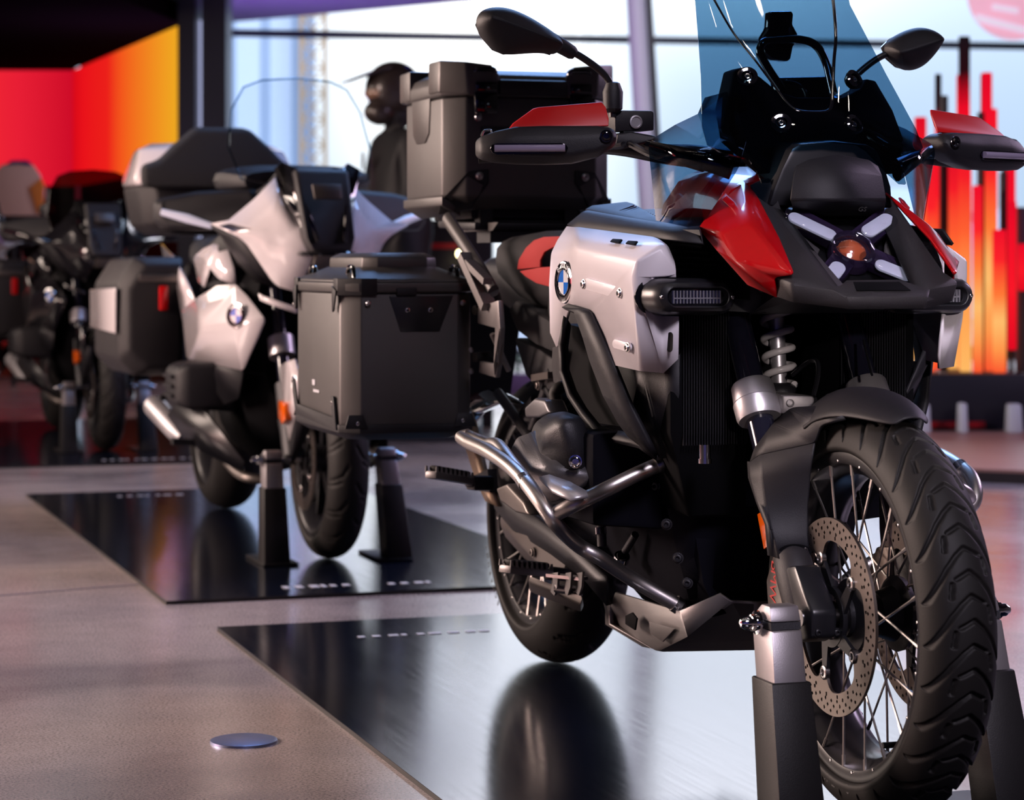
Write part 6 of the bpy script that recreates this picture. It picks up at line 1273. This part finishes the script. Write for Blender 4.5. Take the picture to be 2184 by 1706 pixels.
# top case: grey shell, white lid, padded backrest
tc_ = link('top_case', None, rt); u1, u0 = -1.60, -2.02
def ring(z, w, ua, ub, c): return [L(ua, w-c, z), L(ua, -w+c, z), L(ua-c, -w, z), L(ub+c, -w, z), L(ub, -w+c, z), L(ub, w-c, z), L(ub+c, w, z), L(ua-c, w, z)]
mb = MB(); mb.loft([ring(.985, .22, u1-.03, u0+.06, .06), ring(1.02, .27, u1, u0, .06), ring(1.16, .295, u1, u0, .06)]).bevel(.012, 3); part('case_body', mb, 'grey_plastic', tc_)
mb = MB(); mb.loft([ring(1.162, .30, u1+.003, u0-.003, .07), ring(1.20, .298, u1, u0, .07), ring(1.295, .27, u1-.05, u0+.06, .10), ring(1.318, .22, u1-.10, u0+.12, .08)]).bevel(.014, 3); part('case_lid', mb, 'white_gloss', tc_)
bo = [(-.285, 1.15), (.285, 1.15), (.285, 1.225), (.225, 1.245), (.17, 1.30), (.095, 1.365), (-.095, 1.365), (-.17, 1.30), (-.225, 1.245), (-.285, 1.225)]
mb = MB(); mb.plate([L(u1+.05, v, z) for v, z in bo], L(-.09, 0, .01)).bevel(.018, 3); part('backrest', mb, 'seat_black', tc_)
# side cases
for s in (1, -1):
    pc = link('side_case', None, rt); q = lambda u, v, z: L(u, v*s, z)
    def rr2(u, w0, w1, z0, z1, c): return [q(u, w0, z0+c), q(u, w0, z1), q(u, w1-c*1.4, z1), q(u, w1, z1-c*2.2), q(u, w1, z0+c*1.5), q(u, w1-c*1.5, z0), q(u, w0+.02, z0)]
    mb = MB(); mb.loft([rr2(-1.16, .22, .40, .53, .88, .04), rr2(-1.20, .21, .435, .50, .905, .04), rr2(-1.62, .22, .45, .50, .90, .04), rr2(-1.72, .23, .40, .54, .86, .04)]).bevel(.014, 3); part('case_body', mb, 'grey_plastic', pc)
    mb = MB(); mb.plate([q(-1.185, .438, .80), q(-1.64, .456, .79), q(-1.66, .452, .655), q(-1.19, .438, .645)], q(0, .008, 0)).bevel(.008); part('case_panel', mb, 'white_gloss', pc)
    mb = MB(); mb.box(q(-1.155, .285, .765), (.012, .032, .085)).bevel(.006); part('reflector', mb, 'reflector_red', pc)
    mb = MB(); mb.plate([q(-1.15, .24, .845), q(-1.15, .37, .845), q(-1.15, .37, .82), q(-1.15, .24, .82)], q(.006, 0, 0)).bevel(.004); part('case_handle', mb, 'bronze_dark', pc)
mb = MB(); mb.beam(L(-.75, .2, .30), L(-.75, .33, .31), .04, .02); part('foot_peg', mb, 'engine_dark', rt, True); mb = MB(); mb.beam(L(-1.15, .18, .42), L(-1.15, .30, .43), .04, .02); part('foot_peg', mb, 'engine_dark', rt, True)
# ---- two more of the same kind
def repaint(root, new, swap, skip=()):
    def cp(o, par):
        c = o.copy(); C.objects.link(c); c.parent = par
        if o.data is not None:
            nm = [m.name for m in o.data.materials]
            if any(k in swap for k in nm):
                c.data = o.data.copy()
                for i, k in enumerate(nm):
                    if k in swap: c.data.materials[i] = MATS[swap[k]]
        for ch in list(o.children): cp(ch, c)
    for ch in list(root.children):
        if ch.name.split('.')[0] in skip: continue
        cp(ch, new)
mat('black_paint', (.012, .011, .014), .2, coat=1.0); mat('beige_paint', s2l(196, 160, 146), .3, coat=.6); clear('screen_smoke', (.30, .07, .09), .03, 1.0, 1.4)  # smoke tint reddened: glow of the red wall put into the colour
bkb = thing('motorcycle', 'black touring motorcycle with a smoked windscreen, farthest back on the left mat', 'motorcycle', (BK.o.x, BK.o.y, 0), BK.rot)
repaint(rt, bkb, {'white_gloss': 'black_paint', 'screen_clear': 'screen_smoke', 'lens_frost_glow': 'lens_dark'}, ('top_case',))
bg_ = Bike(-3.05, 13.3, 18.4)
bgb = thing('motorcycle', 'beige and black motorcycle cut off by the left edge of the picture', 'motorcycle', (bg_.o.x, bg_.o.y, 0), bg_.rot)
repaint(rt, bgb, {'white_gloss': 'beige_paint', 'screen_clear': 'screen_smoke'}, ('top_case', 'side_case'))

for r_ in (bkb, bgb):
    for o_ in r_.children:
        if o_.name.split('.')[0] in ('windscreen', 'screen_edge'): o_.location = (0, 0, -.13)
# ---------------- rider figure in helmet and black jacket, counter, small things behind the motorcycles
mat('jacket', (.010, .010, .013), .6); mat('helmet_dark', s2l(52, 44, 42), .35, coat=.4); mat('helmet_blue', s2l(40, 50, 190), .3, coat=.6); mat('visor', s2l(150, 118, 100), .2, coat=1.0); mat('skin', s2l(196, 150, 136), .5); mat('jacket_patch', s2l(120, 100, 92), .6)
D = 12.0; c0 = W(858, 0, D); zT = W(0, 127, D).z; zP = zT-1.83
pod = thing('podium', 'low black podium carrying the helmeted figure', 'podium', (c0.x, D, 0)); mb = MB(); mb.box((0, 0, zP/2), (.8, .7, zP)).bevel(.01); part('body', mb, 'plinth', pod)
fg = thing('person', 'person in black jacket and peaked helmet standing behind the top case, facing left', 'person', (c0.x, D, zP), math.radians(205))
J = {'pel': (0, 0, .92, .15), 'waist': (0, 0, 1.08, .15), 'chest': (.02, 0, 1.30, .18), 'neck': (.02, 0, 1.48, .075), 'head': (.04, 0, 1.62, .09)}
E_ = [('pel', 'waist'), ('waist', 'chest'), ('chest', 'neck'), ('neck', 'head')]
for s, n in ((1, 'l'), (-1, 'r')):
    J.update({'sh'+n: (.02, .19*s, 1.40, .085), 'el'+n: (.06, .28*s, 1.13, .062), 'wr'+n: (.20, .26*s, .93, .045), 'hd'+n: (.25, .25*s, .87, .04), 'hp'+n: (0, .10*s, .86, .12), 'kn'+n: (.03, .12*s, .48, .08), 'an'+n: (0, .13*s, .10, .055), 'to'+n: (.16, .15*s, .05, .045)})
    E_ += [('chest', 'sh'+n), ('sh'+n, 'el'+n), ('el'+n, 'wr'+n), ('wr'+n, 'hd'+n), ('pel', 'hp'+n), ('hp'+n, 'kn'+n), ('kn'+n, 'an'+n), ('an'+n, 'to'+n)]
    hx_, hy, hz, _ = J['hd'+n]
    for k in range(4): J['f%d%s' % (k, n)] = (hx_+.03, hy+(.03-.02*k)*s, hz-.05-.004*(k in (1, 2)), .010); J['g%d%s' % (k, n)] = (hx_+.035, hy+(.03-.02*k)*s, hz-.10-.012*(k in (1, 2)), .009); E_ += [('hd'+n, 'f%d%s' % (k, n)), ('f%d%s' % (k, n), 'g%d%s' % (k, n))]
    J['th'+n] = (hx_+.045, hy-.03*s, hz-.02, .011); J['ti'+n] = (hx_+.07, hy-.035*s, hz-.05, .010); E_ += [('hd'+n, 'th'+n), ('th'+n, 'ti'+n)]
nm = list(J); me = bpy.data.meshes.new('body'); me.from_pydata([J[k][:3] for k in nm], [(nm.index(a), nm.index(b)) for a, b in E_], []); me.materials.append(MATS['jacket'])
bo_ = link('body', me, fg); sk = bo_.modifiers.new('skin', 'SKIN'); 
for i, k in enumerate(nm): me.skin_vertices[0].data[i].radius = (J[k][3], J[k][3])
me.skin_vertices[0].data[nm.index('pel')].use_root = True; sk.use_smooth_shade = True; subsurf(bo_, 2)
mb = MB(); mb.sphere((.045, 0, 1.68), .135, (1.12, .92, 1.05), 28); mb.sphere((.12, 0, 1.56), .085, (1.0, .95, .8), 20); hm = part('helmet', mb, 'helmet_dark', fg)
mb = MB(); mb.loft([[Vector((.10, -.10, 1.775)), Vector((.10, .10, 1.775)), Vector((.10, .10, 1.79)), Vector((.10, -.10, 1.79))], [Vector((.31, -.07, 1.70)), Vector((.31, .07, 1.70)), Vector((.31, .07, 1.708)), Vector((.31, -.07, 1.708))]]).bevel(.004); part('peak', mb, 'helmet_dark', hm)
mb = MB(); mb.sphere((.125, 0, 1.655), .085, (.9, 1.05, .55), 20); part('visor', mb, 'visor', hm); mb = MB(); mb.sphere((.02, 0, 1.775), .07, (1.1, 1.2, .5), 16); part('helmet_stripe', mb, 'helmet_blue', hm)
mb = MB(); mb.plate([Vector((.165, -.12, 1.30)), Vector((.19, -.05, 1.36)), Vector((.19, -.04, 1.33)), Vector((.165, -.11, 1.27))], Vector((.01, 0, 0))); part('jacket_patch', mb, 'jacket_patch', fg)
mat('slab_black', (.012, .010, .014), .4)
ct = thing('slab', 'made-up black counter seen between the top case and the pannier', 'slab', (W(930, 0, 12.9).x, 12.9, 0))  # stands in for the dark flank of another motorcycle
zc_ = W(0, 478, 12.9).z; mb = MB(); mb.box((0, 0, zc_/2), (.62, .4, zc_)).bevel(.01); part('body', mb, 'slab_black', ct); mb = MB(); mb.box((.03, -.201, zc_-.12), (.18, .004, .03)); part('red_mark', mb, 'red_line', ct); mb = MB(); mb.box((0, 0, zc_+.01), (.66, .44, .02)).bevel(.004); part('top', mb, 'grey_plastic', ct)
mat('planter', s2l(96, 72, 120), .5); mat('leaf', s2l(88, 122, 92), .6)
pl = thing('planter', 'low planter with green foliage on the floor far behind the seat of the front motorcycle', 'planter', (W(1062, 0, 16).x, 16, 0)); mb = MB(); mb.box((0, 0, .07), (.5, .3, .14), taper=1.05).bevel(.01); part('box', mb, 'planter', pl)
mb = MB(); rnd = random.Random(5)
for k in range(160):
    x, y, z = rnd.uniform(-.24, .26), rnd.uniform(-.13, .13), rnd.uniform(.13, .25); a = rnd.uniform(0, 6.28); l = rnd.uniform(.04, .08); d = Vector((math.cos(a), math.sin(a), rnd.uniform(.1, .9))).normalized()*l; n = Vector((-math.sin(a), math.cos(a), 0))*.014; p = Vector((x, y, z)); mb.facets([p, p+d*.5+n, p+d, p+d*.5-n], [(0, 1, 2, 3)])
part('foliage', mb, 'leaf', pl, smooth=0)
# rounded sign at the left edge
mat('sign_cream', s2l(232, 190, 178), .5); mat('sign_orange', s2l(240, 140, 60), .5); mat('sign_blue', s2l(50, 50, 130), .5)
sg = thing('rounded_sign', 'rounded cream sign with blue top and orange side, before the red wall', 'sign', W(34, 460, 17.0)); k = 17.0/F
def rsg(name, pts, m, y): mb = MB(); mb.plate([Vector(((x-34)*k, y, (460-yy)*k)) for x, yy in pts], Vector((0, .03, 0))).bevel(.006); part(name, mb, m, sg)
rsg('panel', [(-20, 380), (2, 352), (40, 342), (70, 352), (86, 375), (86, 460), (-20, 460)], 'sign_cream', 0); rsg('top_band', [(14, 352), (24, 342), (58, 342), (70, 352), (60, 352), (40, 349)], 'sign_blue', -.012); rsg('side_band', [(62, 400), (88, 380), (96, 400), (92, 455), (80, 455)], 'sign_orange', -.012)
mb = MB(); mb.tube([(-.02, .015, -W(34, 460, 17.0).z), (-.02, .015, 0)], .02, 10); part('post', mb, 'tube_black', sg)

glow('glint_warm', (1.0, .86, .45), 9.0)  # added glow standing in for a warm reflection on metal
p = W(979, 541, 12.52); lp = thing('lamp', 'made-up warm glow on a thin stand, in place of a reflected glint, before the black counter', 'lamp', (p.x, p.y, 0))
mb = MB(); mb.cyl((0, 0, 0), (0, 0, .015), .07, 20); part('base', mb, 'tube_black', lp); mb = MB(); mb.tube([(0, 0, .015), (0, 0, p.z-.012)], .006, 8); part('pole', mb, 'tube_black', lp); mb = MB(); mb.sphere((0, 0, p.z), .014, (1, 1, 1.4), 14); part('glint_ball', mb, 'glint_warm', lp)
